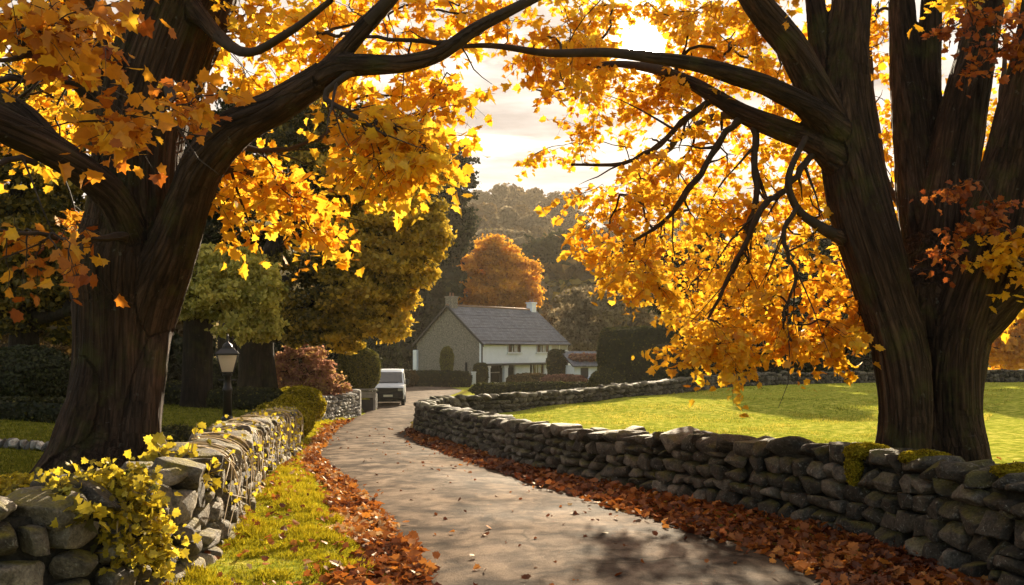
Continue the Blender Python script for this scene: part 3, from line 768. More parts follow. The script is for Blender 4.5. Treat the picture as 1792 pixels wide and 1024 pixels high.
SKYGAP = np.array([(828, 120), (880, 105), (950, 125), (1005, 170), (985, 235), (920, 245), (880, 270), (950, 345), (1010, 350), (1000, 380), (820, 380)], float)
def clus(poly, n, d0, d1, ctr=None, drop=None):
    s = in_poly_samples(poly, n); d = rng.uniform(d0, d1, n)
    keep = np.hypot(s[:, 0] - 1128, s[:, 1] - 78) > 62
    keep &= ~inside(s, SKYGAP)
    if drop:
        for (cx, cy, r) in drop: keep &= np.hypot(s[:, 0] - cx, s[:, 1] - cy) > r
    s, d = s[keep], d[keep]
    return np.c_[(s[:, 0] - 896) / F * d, d, CAMZ + (HZ - s[:, 1]) / F * d]

# --- right, multi-stemmed tree
tr = empty('maple_tree', PG(1628, 11.8), 0, 'huge multi-stemmed golden maple standing in the field behind the mossy wall', 'tree', 'old maples framing the lane')
inv = -np.array(tr.location)
def rel(paths): return [np.c_[A[:, :3] + inv, A[:, 3]] for A in paths]
D = 11.8
R_main = [
    [(1628, 850, 92, D + .3), (1628, 790, 84, D + .3), (1626, 700, 76, D + .3), (1622, 610, 76, D + .3), (1622, 540, 84, D + .25), (1622, 470, 66, D + .2)],
    [(1572, 850, 54, D - .2), (1579, 780, 46, D - .25), (1582, 710, 44, D - .3), (1572, 610, 48, D - .3), (1548, 520, 48, D - .3), (1508, 380, 54, D - .2), (1486, 260, 50, D - .1), (1477, 150, 44, D), (1484, 60, 36, D), (1494, -60, 30, D), (1510, -240, 22, D)],
    [(1690, 850, 50, D - .1), (1682, 780, 44, D - .2), (1674, 710, 42, D - .2), (1680, 600, 48, D - .3), (1706, 510, 56, D - .4), (1742, 400, 56, D - .5), (1772, 280, 48, D - .6), (1800, 150, 42, D - .6), (1830, 0, 36, D - .6), (1860, -200, 26, D - .6)],
    [(1648, 600, 50, D + .2), (1630, 480, 46, D + .35), (1610, 360, 38, D + .5), (1598, 250, 32, D + .6), (1585, 120, 26, D + .7), (1576, -20, 21, D + .7), (1566, -220, 15, D + .7)],
    [(1618, 330, 26, D + .5), (1628, 220, 22, D + .6), (1626, 100, 18, D + .6), (1632, -40, 15, D + .6), (1640, -200, 11, D + .6)],
    [(1652, 580, 44, D + .1), (1648, 450, 44, D + .15), (1664, 320, 43, D + .2), (1684, 200, 40, D + .2), (1712, 80, 34, D + .2), (1738, -60, 28, D + .2), (1765, -230, 20, D + .2)],
    [(1474, 240, 30, D - .1), (1450, 140, 22, D), (1434, 60, 19, D + .1), (1420, -40, 16, D + .2), (1400, -200, 11, D + .3)],
    [(1452, 215, 34, D - .2), (1420, 150, 30, D - .3), (1385, 85, 27, D - .4), (1340, 30, 25, D - .5), (1300, -30, 22, D - .6), (1230, -140, 16, D - .8)],
    [(1705, 575, 40, D - .35), (1752, 535, 34, D - .6), (1800, 485, 29, D - .9), (1860, 420, 24, D - 1.2), (1930, 330, 18, D - 1.5), (2000, 230, 12, D - 1.7), (2050, 130, 7, D - 1.8), (2090, 30, 3, D - 1.9)],
    # limbs reaching left
    [(1466, 240, 34, D - .2), (1420, 195, 22, D - .5), (1350, 155, 18, D - .8), (1285, 132, 16, D - 1.0), (1215, 112, 13, D - 1.2), (1150, 102, 11, D - 1.3), (1060, 92, 8.5, D - 1.4), (960, 93, 7, D - 1.5), (860, 80, 5, D - 1.5), (770, 84, 3, D - 1.5)],
    [(1478, 290, 34, D - .2), (1425, 250, 24, D - .3), (1365, 224, 21, D - .2), (1305, 200, 18, D), (1250, 168, 15, D + .2), (1200, 140, 12, D + .5), (1150, 122, 9, D + .8), (1080, 112, 6, D + 1.2), (1010, 118, 4, D + 1.6)],
    [(1320, 205, 9, D), (1316, 280, 8, D - .1), (1322, 340, 7, D - .1), (1310, 390, 7, D), (1300, 440, 5, D), (1260, 520, 3.5, D + .2)],
    [(1425, 260, 8, D - .3), (1395, 310, 8, D - .4), (1355, 345, 7, D - .3), (1322, 390, 7, D - .2), (1290, 460, 5, D), (1240, 560, 3, D)],
    [(1480, 420, 14, D - .3), (1440, 400, 10, D - .5), (1395, 365, 7, D - .6), (1380, 310, 6, D - .7), (1410, 240, 5, D - .6)],
    [(1395, 360, 6, D - .6), (1370, 410, 5, D - .6), (1390, 480, 4, D - .6), (1370, 560, 3, D - .6)],
    [(1300, 205, 9, D), (1250, 260, 8, D + .1), (1210, 330, 7, D + .2), (1160, 390, 5, D + .4), (1090, 430, 3.5, D + .6)],
    [(1250, 170, 8, D + .2), (1180, 230, 7, D + .5), (1110, 280, 5, D + .8), (1000, 290, 3, D + 1.2)],
    [(1690, 480, 12, D + .4), (1560, 330, 8, D + 1.6), (1535, 210, 7, D + 2.2), (1520, 60, 5, D + 2.6)],
    [(1700, 400, 12, D + .2), (1720, 330, 8, D + 1.2), (1745, 220, 7, D + 1.8), (1760, 60, 5, D + 2.2)],
    [(1300, 200, 10, D), (1240, 210, 8, D + 1.5), (1190, 240, 7, D + 3.2), (1150, 290, 6, D + 5), (1120, 350, 4, D + 7)],
]
RP = rel([px_path(a) for a in R_main])
fuse('trunk', [A for A, r in zip(RP, R_main) if max(q[2] for q in r) > 12], 0.022, 'bark', tr, 0.030)
g = Geo()
for A, r in zip(RP, R_main):
    if max(q[2] for q in r) <= 12:
        A[:, 3] *= 0.8; tube(g, A[:, :3], A[:, 3], 7, cap=False)
        for k in range(3, len(A) - 1, 2):
            e = A[k, :3] - A[k - 1, :3]; e = e / (np.linalg.norm(e) + 1e-9) * 0.6 + rng.normal(size=3) * 0.55 - [0, 0, 0.25]; l = rng.uniform(0.35, 0.9); w_ = np.cumsum(rng.normal(size=(5, 3)) * 0.035, 0) - 0
            tube(g, A[k, :3] + e * np.linspace(0, l, 5)[:, None] + w_ * np.linspace(0, 1, 5)[:, None], np.linspace(A[k, 3] * 0.5, 0.003, 5), 4, cap=False)
    else:
        k = int(np.argmax(A[:, 3] < 0.085)) if (A[:, 3] < 0.085).any() else 0
        if k: tube(g, A[k:, :3], A[k:, 3], 8, cap=False)
GAPS = [(1075, 290, 30), (1180, 440, 42), (1225, 430, 30), (1250, 400, 24), (1020, 300, 40), (1140, 220, 24), (1000, 130, 18), (1230, 60, 16), (1275, 330, 20), (1310, 560, 26), (1120, 560, 40), (1400, 440, 18), (1200, 520, 22), (1560, 250, 22), (1700, 130, 20)]
C_main = np.vstack([
    clus([(1010, 0), (1320, 0), (1450, 120), (1445, 240), (1310, 250), (1180, 230), (1090, 215), (1010, 165), (985, 90)], 42, 11.6, 15, drop=GAPS),
    clus([(990, 0), (1330, 0), (1330, 110), (1240, 200), (1090, 200), (1010, 150)], 54, 12, 16, drop=GAPS),
    clus([(905, 255), (960, 215), (1090, 215), (1330, 250), (1450, 260), (1500, 420), (1400, 420), (1180, 380), (1010, 365), (990, 330), (960, 300)], 58, 11.5, 15.5, drop=GAPS),
    clus([(1000, 370), (1100, 340), (1300, 400), (1500, 430), (1530, 520), (1500, 600), (1420, 630), (1380, 600), (1310, 560), (1180, 560), (1110, 520), (1050, 500), (1005, 430)], 64, 11.2, 15, drop=GAPS),
    clus([(1170, 590), (1300, 545), (1320, 575), (1230, 620), (1180, 615)], 9, 11, 13), clus([(1250, 600), (1310, 590), (1300, 645), (1270, 648)], 8, 11, 12), clus([(1340, 560), (1510, 560), (1500, 600), (1440, 640), (1370, 625)], 16, 11, 13),
    clus([(870, 0), (1020, 0), (1040, 130), (1000, 160), (900, 130), (850, 60)], 16, 10, 13), clus([(880, 185), (960, 195), (950, 215), (890, 212)], 4, 10.2, 11),
    clus([(1100, 300), (1300, 280), (1300, 480), (1120, 480)], 22, 15.5, 20, drop=GAPS),
    clus([(900, -20), (1750, -20), (1900, -260), (1000, -240)], 46, 9.5, 16),
    clus([(1080, 430), (1330, 400), (1360, 560), (1250, 580), (1140, 530), (1085, 500)], 60, 17.5, 22),  # added deep sprays, set where they dapple the near lane with shade
])
C_back = clus([(1440, 0), (1860, 0), (1900, 430), (1730, 470), (1560, 420), (1500, 280)], 66, 12.6, 16.5, drop=GAPS)
C_right = np.vstack([clus([(1880, 100), (2100, -60), (2140, 120), (1960, 330)], 14, 9.4, 11), clus([(1740, 430), (1800, 380), (1860, 480), (1770, 560), (1745, 520)], 10, 10, 12)])
C_front = np.vstack([clus([(1615, 450), (1690, 380), (1770, 335), (1790, 365), (1700, 410), (1640, 470)], 14, 10.2, 10.6), clus([(1640, 40), (1792, 0), (1850, 80), (1720, 130), (1640, 110)], 22, 10.2, 10.7), clus([(1650, 320), (1690, 310), (1690, 335), (1650, 340)], 4, 10.2, 10.5)])
nodes = np.vstack([A[2:, :3] for A in RP[1:]])
allc = np.vstack([C_main, C_back, C_right, C_front]) + inv
SPRAY_O = -inv; dirs = grow(nodes, None, allc, g, 0.05, 0.005)
wood = g; g = Geo(); nm = len(C_main) + len(C_back) + len(C_right)
tm = 0.66 + 0.22 * (vnoise(allc[:nm] * 0.7, 8) - 0.5) * 2
spray(g, allc[:nm], dirs[:nm], 50, 0.25, 0.108, tm, 0.15, MAPLE, MAPLE_F, 0.6, 0.7, wood)
g.build('crown', M['leaf_gold'], tr, False)
g = Geo(); spray(g, allc[nm:], dirs[nm:], 20, 0.13, 0.085, 0.55, 0.25, MAPLE, MAPLE_F, 0.5, 0.4, wood, 4)
g.build('foliage', M['leaf_rust'], tr, False); wood.build('branches', M['twig'], tr)

# --- left tree
D = 10.3
tl = empty('maple_tree', PG(200, D), 0, 'massive dark-barked golden maple behind the left wall, one limb arching over the lane', 'tree', 'old maples framing the lane')
inv = -np.array(tl.location)
L_main = [
    [(150, 905, 110, D - .1), (172, 850, 100, D - .1), (192, 780, 84, D), (203, 700, 78, D), (210, 620, 77, D), (216, 540, 82, D), (222, 470, 92, D), (232, 400, 80, D), (240, 300, 74, D), (255, 200, 74, D), (285, 110, 78, D), (325, 10, 78, D), (360, -90, 70, D), (400, -300, 52, D)],
    [(255, 860, 40, D - .1), (245, 760, 34, D - .3), (262, 640, 28, D - .2), (272, 560, 30, D)], [(60, 890, 40, D - .4), (130, 800, 46, D - .3), (165, 690, 40, D - .3), (175, 590, 30, D - .2)],
    [(210, 300, 44, D + .1), (190, 190, 38, D + .1), (165, 90, 32, D + .2), (140, -20, 28, D + .2), (110, -200, 20, D + .3)],
    [(222, 690, 40, D + .05), (240, 600, 50, D), (262, 520, 52, D - .12), (298, 440, 45, D - .3), (330, 350, 38, D - .5), (358, 285, 36, D - .7), (415, 225, 33, D - .9), (480, 190, 29, D - 1.1), (535, 155, 25, D - 1.3), (590, 120, 20, D - 1.5), (640, 113, 17, D - 1.6), (700, 112, 15, D - 1.7), (765, 96, 14, D - 1.8), (830, 52, 12, D - 1.9), (890, 20, 10, D - 2.0), (960, -15, 8, D - 2.0), (1060, -60, 5, D - 2.0)],
    [(560, 140, 22, D - 1.4), (600, 92, 17, D - 1.5), (645, 40, 15, D - 1.6), (690, -10, 12, D - 1.7), (760, -110, 8, D - 1.8)],
    [(228, 540, 26, D - .1), (236, 450, 34, D - .25), (204, 355, 29, D - .6), (145, 300, 28, D - .9), (80, 258, 30, D - 1.2), (10, 222, 31, D - 1.5), (-70, 180, 30, D - 1.8), (-220, 60, 24, D - 2.2), (-360, -60, 15, D - 2.4), (-460, -160, 7, D - 2.5), (-520, -240, 3, D - 2.5)],
    [(100, 265, 22, D - 1.1), (45, 200, 20, D - 1.1), (-20, 160, 16, D - 1.0)],
    [(165, 190, 14, D), (110, 145, 9, D - .4), (50, 135, 8, D - .8), (-30, 138, 6, D - 1.2)],
    [(215, 410, 10, D - .6), (140, 425, 6, D - 1.4), (60, 415, 5, D - 2.0), (-30, 400, 4, D - 2.4)],
    [(60, 285, 8, D - 1.3), (20, 280, 7, D - 1.6), (-40, 300, 6, D - 2.0)],
    [(385, 250, 10, D - .8), (470, 260, 6, D - .2), (560, 245, 4, D + .3)],
    [(640, 112, 9, D - 1.6), (570, 165, 7, D - 1.6), (620, 200, 6, D - 1.8), (680, 240, 4, D - 2.0)],
    [(840, 48, 8, D - 1.9), (800, 70, 6, D - 1.6), (700, 75, 5, D - 1.2), (600, 60, 4, D - .9)],
    [(330, 350, 12, D - .4), (400, 300, 8, D + .2), (470, 330, 6, D + .5), (540, 390, 4, D + .7)],
    [(330, 10, 20, D - .3), (420, 90, 9, D - 1.0), (500, 60, 7, D - 1.6), (580, 0, 5, D - 2)],
    [(200, 120, 14, D - .4), (150, 80, 10, D - 2), (110, 70, 9, D - 3.2), (60, 90, 7, D - 4.2), (-10, 100, 5, D - 5)],
    [(300, 150, 14, D - .6), (290, 190, 9, D - 1.8), (260, 215, 7, D - 3), (180, 215, 5, D - 4)],
]
LP = rel([px_path(a) for a in L_main])
fuse('trunk', [A for A, r in zip(LP, L_main) if max(q[2] for q in r) > 16], 0.022, 'bark', tl, 0.026)
g = Geo()
for A, r in zip(LP, L_main):
    if max(q[2] for q in r) <= 16:
        A[:, 3] *= 0.8; tube(g, A[:, :3], A[:, 3], 7, cap=False)
        for k in range(3, len(A) - 1, 2):
            e = A[k, :3] - A[k - 1, :3]; e = e / (np.linalg.norm(e) + 1e-9) * 0.6 + rng.normal(size=3) * 0.55 - [0, 0, 0.25]; l = rng.uniform(0.35, 0.9); w_ = np.cumsum(rng.normal(size=(5, 3)) * 0.035, 0) - 0
            tube(g, A[k, :3] + e * np.linspace(0, l, 5)[:, None] + w_ * np.linspace(0, 1, 5)[:, None], np.linspace(A[k, 3] * 0.5, 0.003, 5), 4, cap=False)
    else:
        k = int(np.argmax(A[:, 3] < 0.085)) if (A[:, 3] < 0.085).any() else 0
        if k: tube(g, A[k:, :3], A[k:, 3], 8, cap=False)
GL = [(480, 130, 14), (700, 30, 12)]
C_top = np.vstack([clus([(330, 0), (870, 0), (840, 70), (820, 190), (790, 240), (600, 190), (560, 160), (470, 150), (400, 170), (330, 150)], 58, 9.6, 12),
                   clus([(590, 190), (800, 230), (760, 280), (700, 300), (640, 315), (600, 250)], 26, 8.0, 9.4),
                   clus([(380, 250), (430, 265), (500, 305), (575, 370), (575, 420), (530, 400), (470, 380), (390, 395)], 22, 9.8, 11.2),
                   clus([(0, -60), (900, -30), (950, -240), (-100, -240)], 44, 8.5, 12),
                   clus([(0, 10), (330, 0), (330, 30), (160, 60), (0, 120)], 16, 10.5, 12.5), clus([(-20, 180), (140, 140), (150, 260), (-20, 330)], 14, 10, 12)])
C_near = np.vstack([clus([(0, 60), (60, 20), (280, 60), (290, 110), (180, 130), (60, 110)], 9, 5.4, 6.6), clus([(0, 0), (200, 0), (250, 40), (0, 50)], 10, 5.6, 6.8), clus([(110, 190), (240, 205), (250, 225), (180, 235), (100, 215)], 9, 6.2, 7), clus([(310, 130), (420, 150), (420, 180), (320, 190)], 6, 7.4, 8.4)])
C_low = np.vstack([clus([(-20, 390), (60, 395), (240, 405), (250, 425), (120, 430), (-20, 430)], 9, 7.6, 9), clus([(0, 440), (150, 450), (100, 500), (0, 500)], 5, 8, 9), clus([(120, 360), (160, 380), (150, 400), (110, 390)], 4, 10.5, 11.2)])
nodes = np.vstack([A[3:, :3] for A in LP[3:]] + [LP[0][25:, :3]])
parts_ = [C_top, C_near, C_low]; allc = np.vstack(parts_) + inv
SPRAY_O = -inv; dirs = grow(nodes, None, allc, g, 0.05, 0.0048)
wood = g
a, b = len(C_top), len(C_top) + len(C_near)
g = Geo(); spray(g, allc[:a], dirs[:a], 42, 0.25, 0.122, 0.70 + 0.2 * (vnoise(allc[:a] * 0.8, 3) - 0.5) * 2, 0.16, MAPLE, MAPLE_F, 0.6, 0.7, wood)
g.build('crown', M['leaf_gold'], tl, False)
g = Geo(); spray(g, allc[a:b], dirs[a:b], 20, 0.17, 0.118, 0.55, 0.2, MAPLE, MAPLE_F, 0.45, 0.7, wood, 4); spray(g, allc[b:], dirs[b:], 10, 0.16, 0.12, 0.5, 0.2, MAPLE, MAPLE_F, 0.4, 0.6, wood, 3)
g.build('foliage', M['leaf_shade_amber'], tl, False); wood.build('branches', M['twig'], tl)

# ------------------------------------------------------------------ other trees and shrubs
def leafy_tree(name, label, cat, base, lobes, trunk, mleaf, nleaf, size, tint=0.5, tsd=0.22, group=None, limbs=True, core=0.55, up=0.25, mbark='bark_far', shell=(0.55, 1.05), limb_r=0.2, T=QUAD, TF=QUAD_F, squash=0.8):
    """lobes: (px, py, r px, depth) clumps of the crown; trunk: px skeletons."""
    root = empty(name, base, 0, label, cat, group); iv = -np.array(root.location)
    Lc = np.array([P(a, b, d) for a, b, r, d in [q[:4] for q in lobes]]) + iv; Lr = np.array([q[2] / F * q[3] for q in lobes])
    g = Geo(); sk = []
    for t in trunk:
        A = px_path(t, 4); A[:, :3] += iv; tube(g, A[:, :3], A[:, 3], 14); sk.append(A)
    if limbs and sk:
        top = np.vstack([A[len(A) // 2:, :3] for A in sk])
        for c, r in zip(Lc, Lr):
            k = np.argmin(np.linalg.norm(top - c, axis=1)); a = top[k]
            t = np.linspace(0, 1, 7)[:, None]; pp = a + (c - a) * t + 4 * t * (1 - t) * np.array([0, 0, 0.08 * np.linalg.norm(c - a)]) + rng.normal(size=(7, 3)) * 0.05 * np.linalg.norm(c - a) * (t * (1 - t) * 3)
            tube(g, pp, np.linspace(limb_r, 0.03, 7), 6, cap=False)
            for _ in range(4):
                e = c + rdir(1)[0] * r * 0.75; t2 = np.linspace(0, 1, 4)[:, None]; tube(g, c + (e - c) * t2 + rng.normal(size=(4, 3)) * 0.04, np.linspace(0.04, 0.012, 4), 4, cap=False)
    if sk: g.build('trunk', M[mbark], root)
    # each lobe is a bunch of smaller sprays, so that the outline is ragged and light falls in clumps
    ns = 34; K = len(Lc) * ns; li = np.repeat(np.arange(len(Lc)), ns)
    sdv = rdir(K); sdv /= np.linalg.norm(sdv, axis=1)[:, None]
    Sc = Lc[li] + sdv * (Lr[li] * rng.uniform(0.40, 1.22, K))[:, None] * np.array([1, 1, squash])
    Sr = Lr[li] * rng.uniform(0.13, 0.34, K); St = rng.normal(0, 0.13, K)
    Lt = np.array([q[4] if len(q) > 4 else tint for q in lobes])
    pr = Sr ** 2 / (Sr ** 2).sum(); idx = rng.choice(K, nleaf, p=pr)
    d = rdir(nleaf); d /= np.linalg.norm(d, axis=1)[:, None]
    pos = Sc[idx] + d * (Sr[idx] * np.abs(rng.normal(0.75, 0.38, nleaf)))[:, None] * np.array([1.25, 1.25, 0.55])
    n = nleaf; nr = d * 0.6 + rdir(n, up) * 0.9
    tt = np.clip(Lt[li[idx]] + St[idx] + rng.normal(0, tsd * 0.8, n), 0, 1)
    g = Geo(); put_leaves(g, pos, nr, size * rng.uniform(0.55, 1.4, n), tt, T, TF)
    g.build('crown', M[mleaf], root, False)
    return root

def bush(name, label, cat, c, half, mleaf, n, size, tint=0.4, a=1.0, rough=0.08, rz=0.0, group=None, up=0.25, leaf_out=0.06, build=True, jit=0.5, sub=10):
    """a shrub or clipped hedge: a noisy body closed by leaves; c is the centre of its base."""
    V, Q = cubesphere(sub, a); V = V.copy()
    nv = V / np.linalg.norm(V, axis=1)[:, None]
    V = V * (1 + rough * (fbm(nv * 2.2 + rng.uniform(0, 50, 3), 7, 3) - 0.5)[:, None] * 2)
    V[:, 2] = V[:, 2] + 1; V = V * np.array([half[0], half[1], half[2] / 1.0])
    g = Geo(); g.add(V, Q, 0.12)
    scatter_solid(g, V, Q, n, size, np.clip(rng.normal(tint, 0.25, n), 0, 1), up, out=leaf_out, jit=jit)
    o = g.build(name, M[mleaf], None, False); o.location = [float(v) for v in c]; o.rotation_euler = (0, 0, rz)
    return tag(o, label, cat, group)

# pale yellow-green tree right behind the left maple
leafy_tree('acer_tree', 'stout tree with pale yellow-green leaves right of the massive maple trunk', 'tree', PG(345, 27), 
    [(330, 470, 42, 27), (385, 460, 48, 27), (440, 480, 45, 26.5), (460, 520, 36, 26), (400, 520, 50, 26), (340, 530, 45, 26.5), (430, 565, 42, 26), (465, 570, 26, 26), (330, 490, 40, 28), (300, 450, 30, 28)],
    [[(345, 735, 36, 27), (345, 690, 27, 27), (346, 620, 25, 27), (348, 560, 25, 27), (352, 500, 18, 27)], [(350, 560, 14, 27), (390, 545, 9, 26.6), (430, 520, 6, 26.4)], [(345, 560, 14, 27), (315, 545, 11, 27), (290, 520, 8, 27.2)]], 'leaf_lime', 42000, 0.135, 0.8)
# big olive tree over the lane
lob = [(560, 230, 80, 37), (640, 290, 85, 36), (690, 330, 80, 35), (600, 350, 90, 36), (540, 330, 70, 38), (720, 400, 52, 34), (745, 420, 30, 33.5), (660, 430, 75, 34), (580, 440, 80, 35), (730, 470, 42, 34), (690, 500, 55, 34), (620, 520, 65, 34), (550, 530, 60, 34.5), (500, 540, 55, 35), (660, 560, 45, 34), (690, 570, 25, 34), (600, 575, 45, 34), (540, 580, 40, 34), (760, 390, 22, 33.5)]
lob = [(*q, 0.22 + 0.62 * float(sstep(520, 730, q[0] + 0.25 * (q[1] - 300)))) for q in lob]  # lobes turn golder rightward: the sunlit side put into the leaf tint
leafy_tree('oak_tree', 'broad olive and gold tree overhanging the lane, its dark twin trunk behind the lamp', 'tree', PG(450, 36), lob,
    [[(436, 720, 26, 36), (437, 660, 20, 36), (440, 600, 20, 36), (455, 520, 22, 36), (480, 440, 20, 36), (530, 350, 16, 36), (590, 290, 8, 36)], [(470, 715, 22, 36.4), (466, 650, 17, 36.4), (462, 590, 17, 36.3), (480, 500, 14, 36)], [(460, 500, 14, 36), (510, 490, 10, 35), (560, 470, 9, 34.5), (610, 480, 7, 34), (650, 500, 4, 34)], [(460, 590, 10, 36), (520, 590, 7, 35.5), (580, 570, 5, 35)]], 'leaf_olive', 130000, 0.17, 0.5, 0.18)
# tall dark conifer
leafy_tree('cypress_tree', 'tall dark evergreen tree at the edge of the open sky, left of the cottage', 'tree', PG(760, 118),
    [(770, 290, 40, 118), (795, 285, 32, 118), (740, 280, 40, 118), (785, 340, 42, 118), (745, 350, 50, 118), (795, 390, 34, 117), (760, 410, 45, 117), (720, 420, 50, 118), (780, 440, 32, 117), (740, 470, 45, 117), (700, 480, 50, 118), (720, 530, 40, 117), (700, 340, 50, 56), (812, 400, 16, 117), (808, 310, 18, 118), (750, 250, 24, 118), (690, 580, 40, 117), (715, 600, 36, 117), (700, 640, 36, 117), (690, 650, 32, 117), (735, 560, 36, 117)],
    [[(735, 690, 7, 118), (740, 560, 6, 118), (750, 400, 9, 118), (765, 270, 4, 118)]], 'leaf_dark', 60000, 0.5, 0.45, 0.22)
leafy_tree('yew_tree', 'dark rounded evergreen in shadow beside the cottage gable', 'tree', PG(725, 108),
    [(730, 560, 55, 108), (760, 520, 45, 110), (700, 600, 50, 108), (765, 575, 40, 110), (720, 500, 40, 112), (690, 540, 40, 110), (780, 490, 30, 114)], [[(725, 690, 12, 108), (728, 560, 8, 108)]], 'leaf_dark', 12000, 0.7, 0.35)
leafy_tree('ash_tree', 'dull green tree glimpsed between the left maple and its arching limb', 'tree', PG(400, 44),
    [(400, 330, 90, 44), (440, 260, 90, 44), (380, 420, 80, 44), (470, 200, 70, 45), (360, 250, 80, 46), (330, 370, 70, 45), (520, 300, 80, 46), (430, 480, 70, 44), (330, 480, 60, 45), (560, 400, 80, 46), (540, 210, 80, 46)],
    [[(395, 720, 20, 44), (400, 560, 16, 44), (405, 380, 10, 44)]], 'leaf_dark', 32000, 0.28, 0.6, 0.25)
leafy_tree('beech_tree', 'brown and gold tree at the far left, seen under the maple limb', 'tree', PG(40, 30),
    [(30, 300, 110, 30), (100, 360, 80, 30), (20, 420, 100, 30), (100, 450, 70, 30), (40, 520, 90, 30), (110, 530, 60, 30), (-60, 380, 110, 30), (0, 200, 100, 31), (90, 220, 90, 31)],
    [[(40, 690, 30, 30), (42, 600, 24, 30), (40, 480, 18, 30), (30, 360, 10, 30)], [(44, 560, 14, 30), (120, 545, 8, 29), (190, 500, 5, 28)], [(40, 540, 12, 30), (-40, 545, 9, 29)]], 'leaf_olive', 55000, 0.18, 0.42, 0.2)
leafy_tree('beech_tree', 'dim amber tree behind the far left bushes, above the dark hedge bank', 'tree', PG(150, 52),
    [(60, 560, 50, 52), (120, 575, 40, 52), (160, 540, 60, 52), (230, 540, 60, 52), (290, 560, 50, 52), (140, 480, 70, 53), (280, 480, 70, 54)], [[(150, 690, 14, 52), (152, 560, 10, 52)]], 'leaf_brown', 12000, 0.42, 0.45)
# orange tree behind the cottage
lob = [(870, 465, 48, 128), (840, 470, 38, 127), (905, 475, 35, 127), (920, 510, 28, 126), (830, 510, 38, 126), (870, 510, 50, 125), (900, 525, 38, 126), (815, 500, 24, 127), (860, 440, 28, 128), (850, 535, 50, 126), (905, 550, 36, 126), (815, 545, 30, 126), (895, 448, 20, 128)]
leafy_tree('beech_tree', 'round orange tree rising behind the cottage roof', 'tree', PG(868, 128), lob, [[(868, 680, 10, 128), (868, 560, 8, 128), (868, 480, 4, 128)]], 'leaf_orange', 45000, 0.42, 0.5, 0.2)
leafy_tree('oak_tree', 'large dark brown domed tree on the hill foot, right of the round orange tree', 'tree', PG(965, 200),
    [(965, 460, 48, 200), (935, 470, 30, 200), (995, 470, 32, 200), (950, 435, 28, 200), (980, 432, 28, 200), (965, 500, 55, 198), (1000, 510, 40, 198), (930, 510, 26, 198), (1020, 480, 34, 202)], [[(965, 620, 8, 200), (965, 500, 6, 200)]], 'leaf_dark', 16000, 0.95, 0.6)
leafy_tree('birch_tree', 'pale straw-coloured half-bare tree between the cottage chimney and the tall clipped hedge', 'tree', PG(1030, 118),
    [(1010, 530, 28, 118), (1040, 520, 30, 118), (1000, 560, 30, 117), (1045, 555, 34, 117), (1075, 540, 32, 118), (1020, 590, 34, 116), (1060, 590, 30, 116), (990, 585, 20, 116), (1100, 520, 36, 120), (1140, 520, 40, 122), (1180, 510, 40, 122)], [[(1030, 690, 6, 118), (1030, 560, 4, 118)], [(1075, 690, 5, 118), (1078, 500, 2, 118)], [(1100, 690, 5, 119), (1108, 480, 2, 119)], [(1060, 690, 4, 118), (1050, 500, 2, 118)]], 'leaf_pale', 13000, 0.55, 0.42, limb_r=0.1)
leafy_tree('beech_tree', 'shaded brown tree directly behind the right end of the cottage', 'tree', PG(1000, 135),
    [(985, 600, 34, 135), (1010, 570, 30, 135), (975, 560, 28, 136), (1020, 620, 34, 134), (960, 600, 30, 138), (1000, 640, 40, 134)], [[(1000, 690, 6, 135), (1000, 570, 4, 135)]], 'leaf_brown', 9000, 0.6, 0.35)
# right of the field; yews made taller to throw shade over the grass
for (nm, lab, lobes_, ml, n_, sz, tn) in (
    ('yew_tree', 'dark evergreen tree behind the far field wall, under the hanging golden leaves', [(1290, 560, 45, 67), (1340, 540, 50, 67), (1330, 600, 50, 67), (1270, 600, 40, 67), (1250, 560, 30, 67), (1310, 490, 42, 67), (1290, 450, 30, 67), (1340, 640, 40, 67), (1270, 640, 40, 67), (1300, 415, 26, 67), (1340, 470, 40, 67), (1260, 500, 36, 67)], 'leaf_dark', 30000, 0.42, 0.35),
    ('yew_tree', 'tall dark evergreen tree added behind the tall clipped hedge to shade the field', [(1235, 560, 45, 75), (1215, 500, 42, 75), (1250, 480, 40, 75), (1230, 440, 32, 75), (1190, 540, 40, 75), (1260, 610, 40, 75), (1240, 395, 28, 75), (1200, 450, 36, 75)], 'leaf_dark', 42000, 0.40, 0.4),  # added tree, placed and thickened to cast shade on the field
    ('yew_tree', 'dark evergreen tree behind the far field wall, just left of the multi-stemmed trunk', [(1420, 560, 55, 70), (1480, 550, 55, 70), (1450, 600, 55, 70), (1510, 600, 50, 70), (1390, 600, 40, 70), (1430, 490, 45, 70), (1480, 480, 45, 70), (1450, 430, 36, 70), (1420, 640, 40, 70), (1500, 640, 40, 70), (1560, 560, 50, 70), (1620, 570, 50, 70), (1680, 590, 40, 70), (1560, 480, 40, 70), (1470, 400, 30, 70), (1420, 440, 36, 70), (1520, 440, 36, 70)], 'leaf_dark', 38000, 0.42, 0.4),
    ('beech_tree', 'orange and gold tree behind the far field wall, right of the multi-stemmed trunk', [(1770, 590, 40, 74), (1800, 560, 40, 74), (1745, 610, 30, 73), (1830, 600, 45, 74), (1780, 630, 30, 73), (1880, 560, 60, 74)], 'leaf_orange', 14000, 0.4, 0.55),
    ('birch_tree', 'grey hazy tree standing behind the orange tree right of the field', [(1740, 530, 40, 110), (1780, 500, 45, 112), (1720, 570, 40, 110), (1830, 520, 60, 110), (1690, 560, 40, 112)], 'leaf_pale', 8000, 0.6, 0.25)):
    b = lobes_[0]; leafy_tree(nm, lab, 'tree', PG(b[0], b[3]), lobes_, [[(b[0], 690, 9, b[3]), (b[0] + 4, 560, 6, b[3])]], ml, n_, sz, tn)
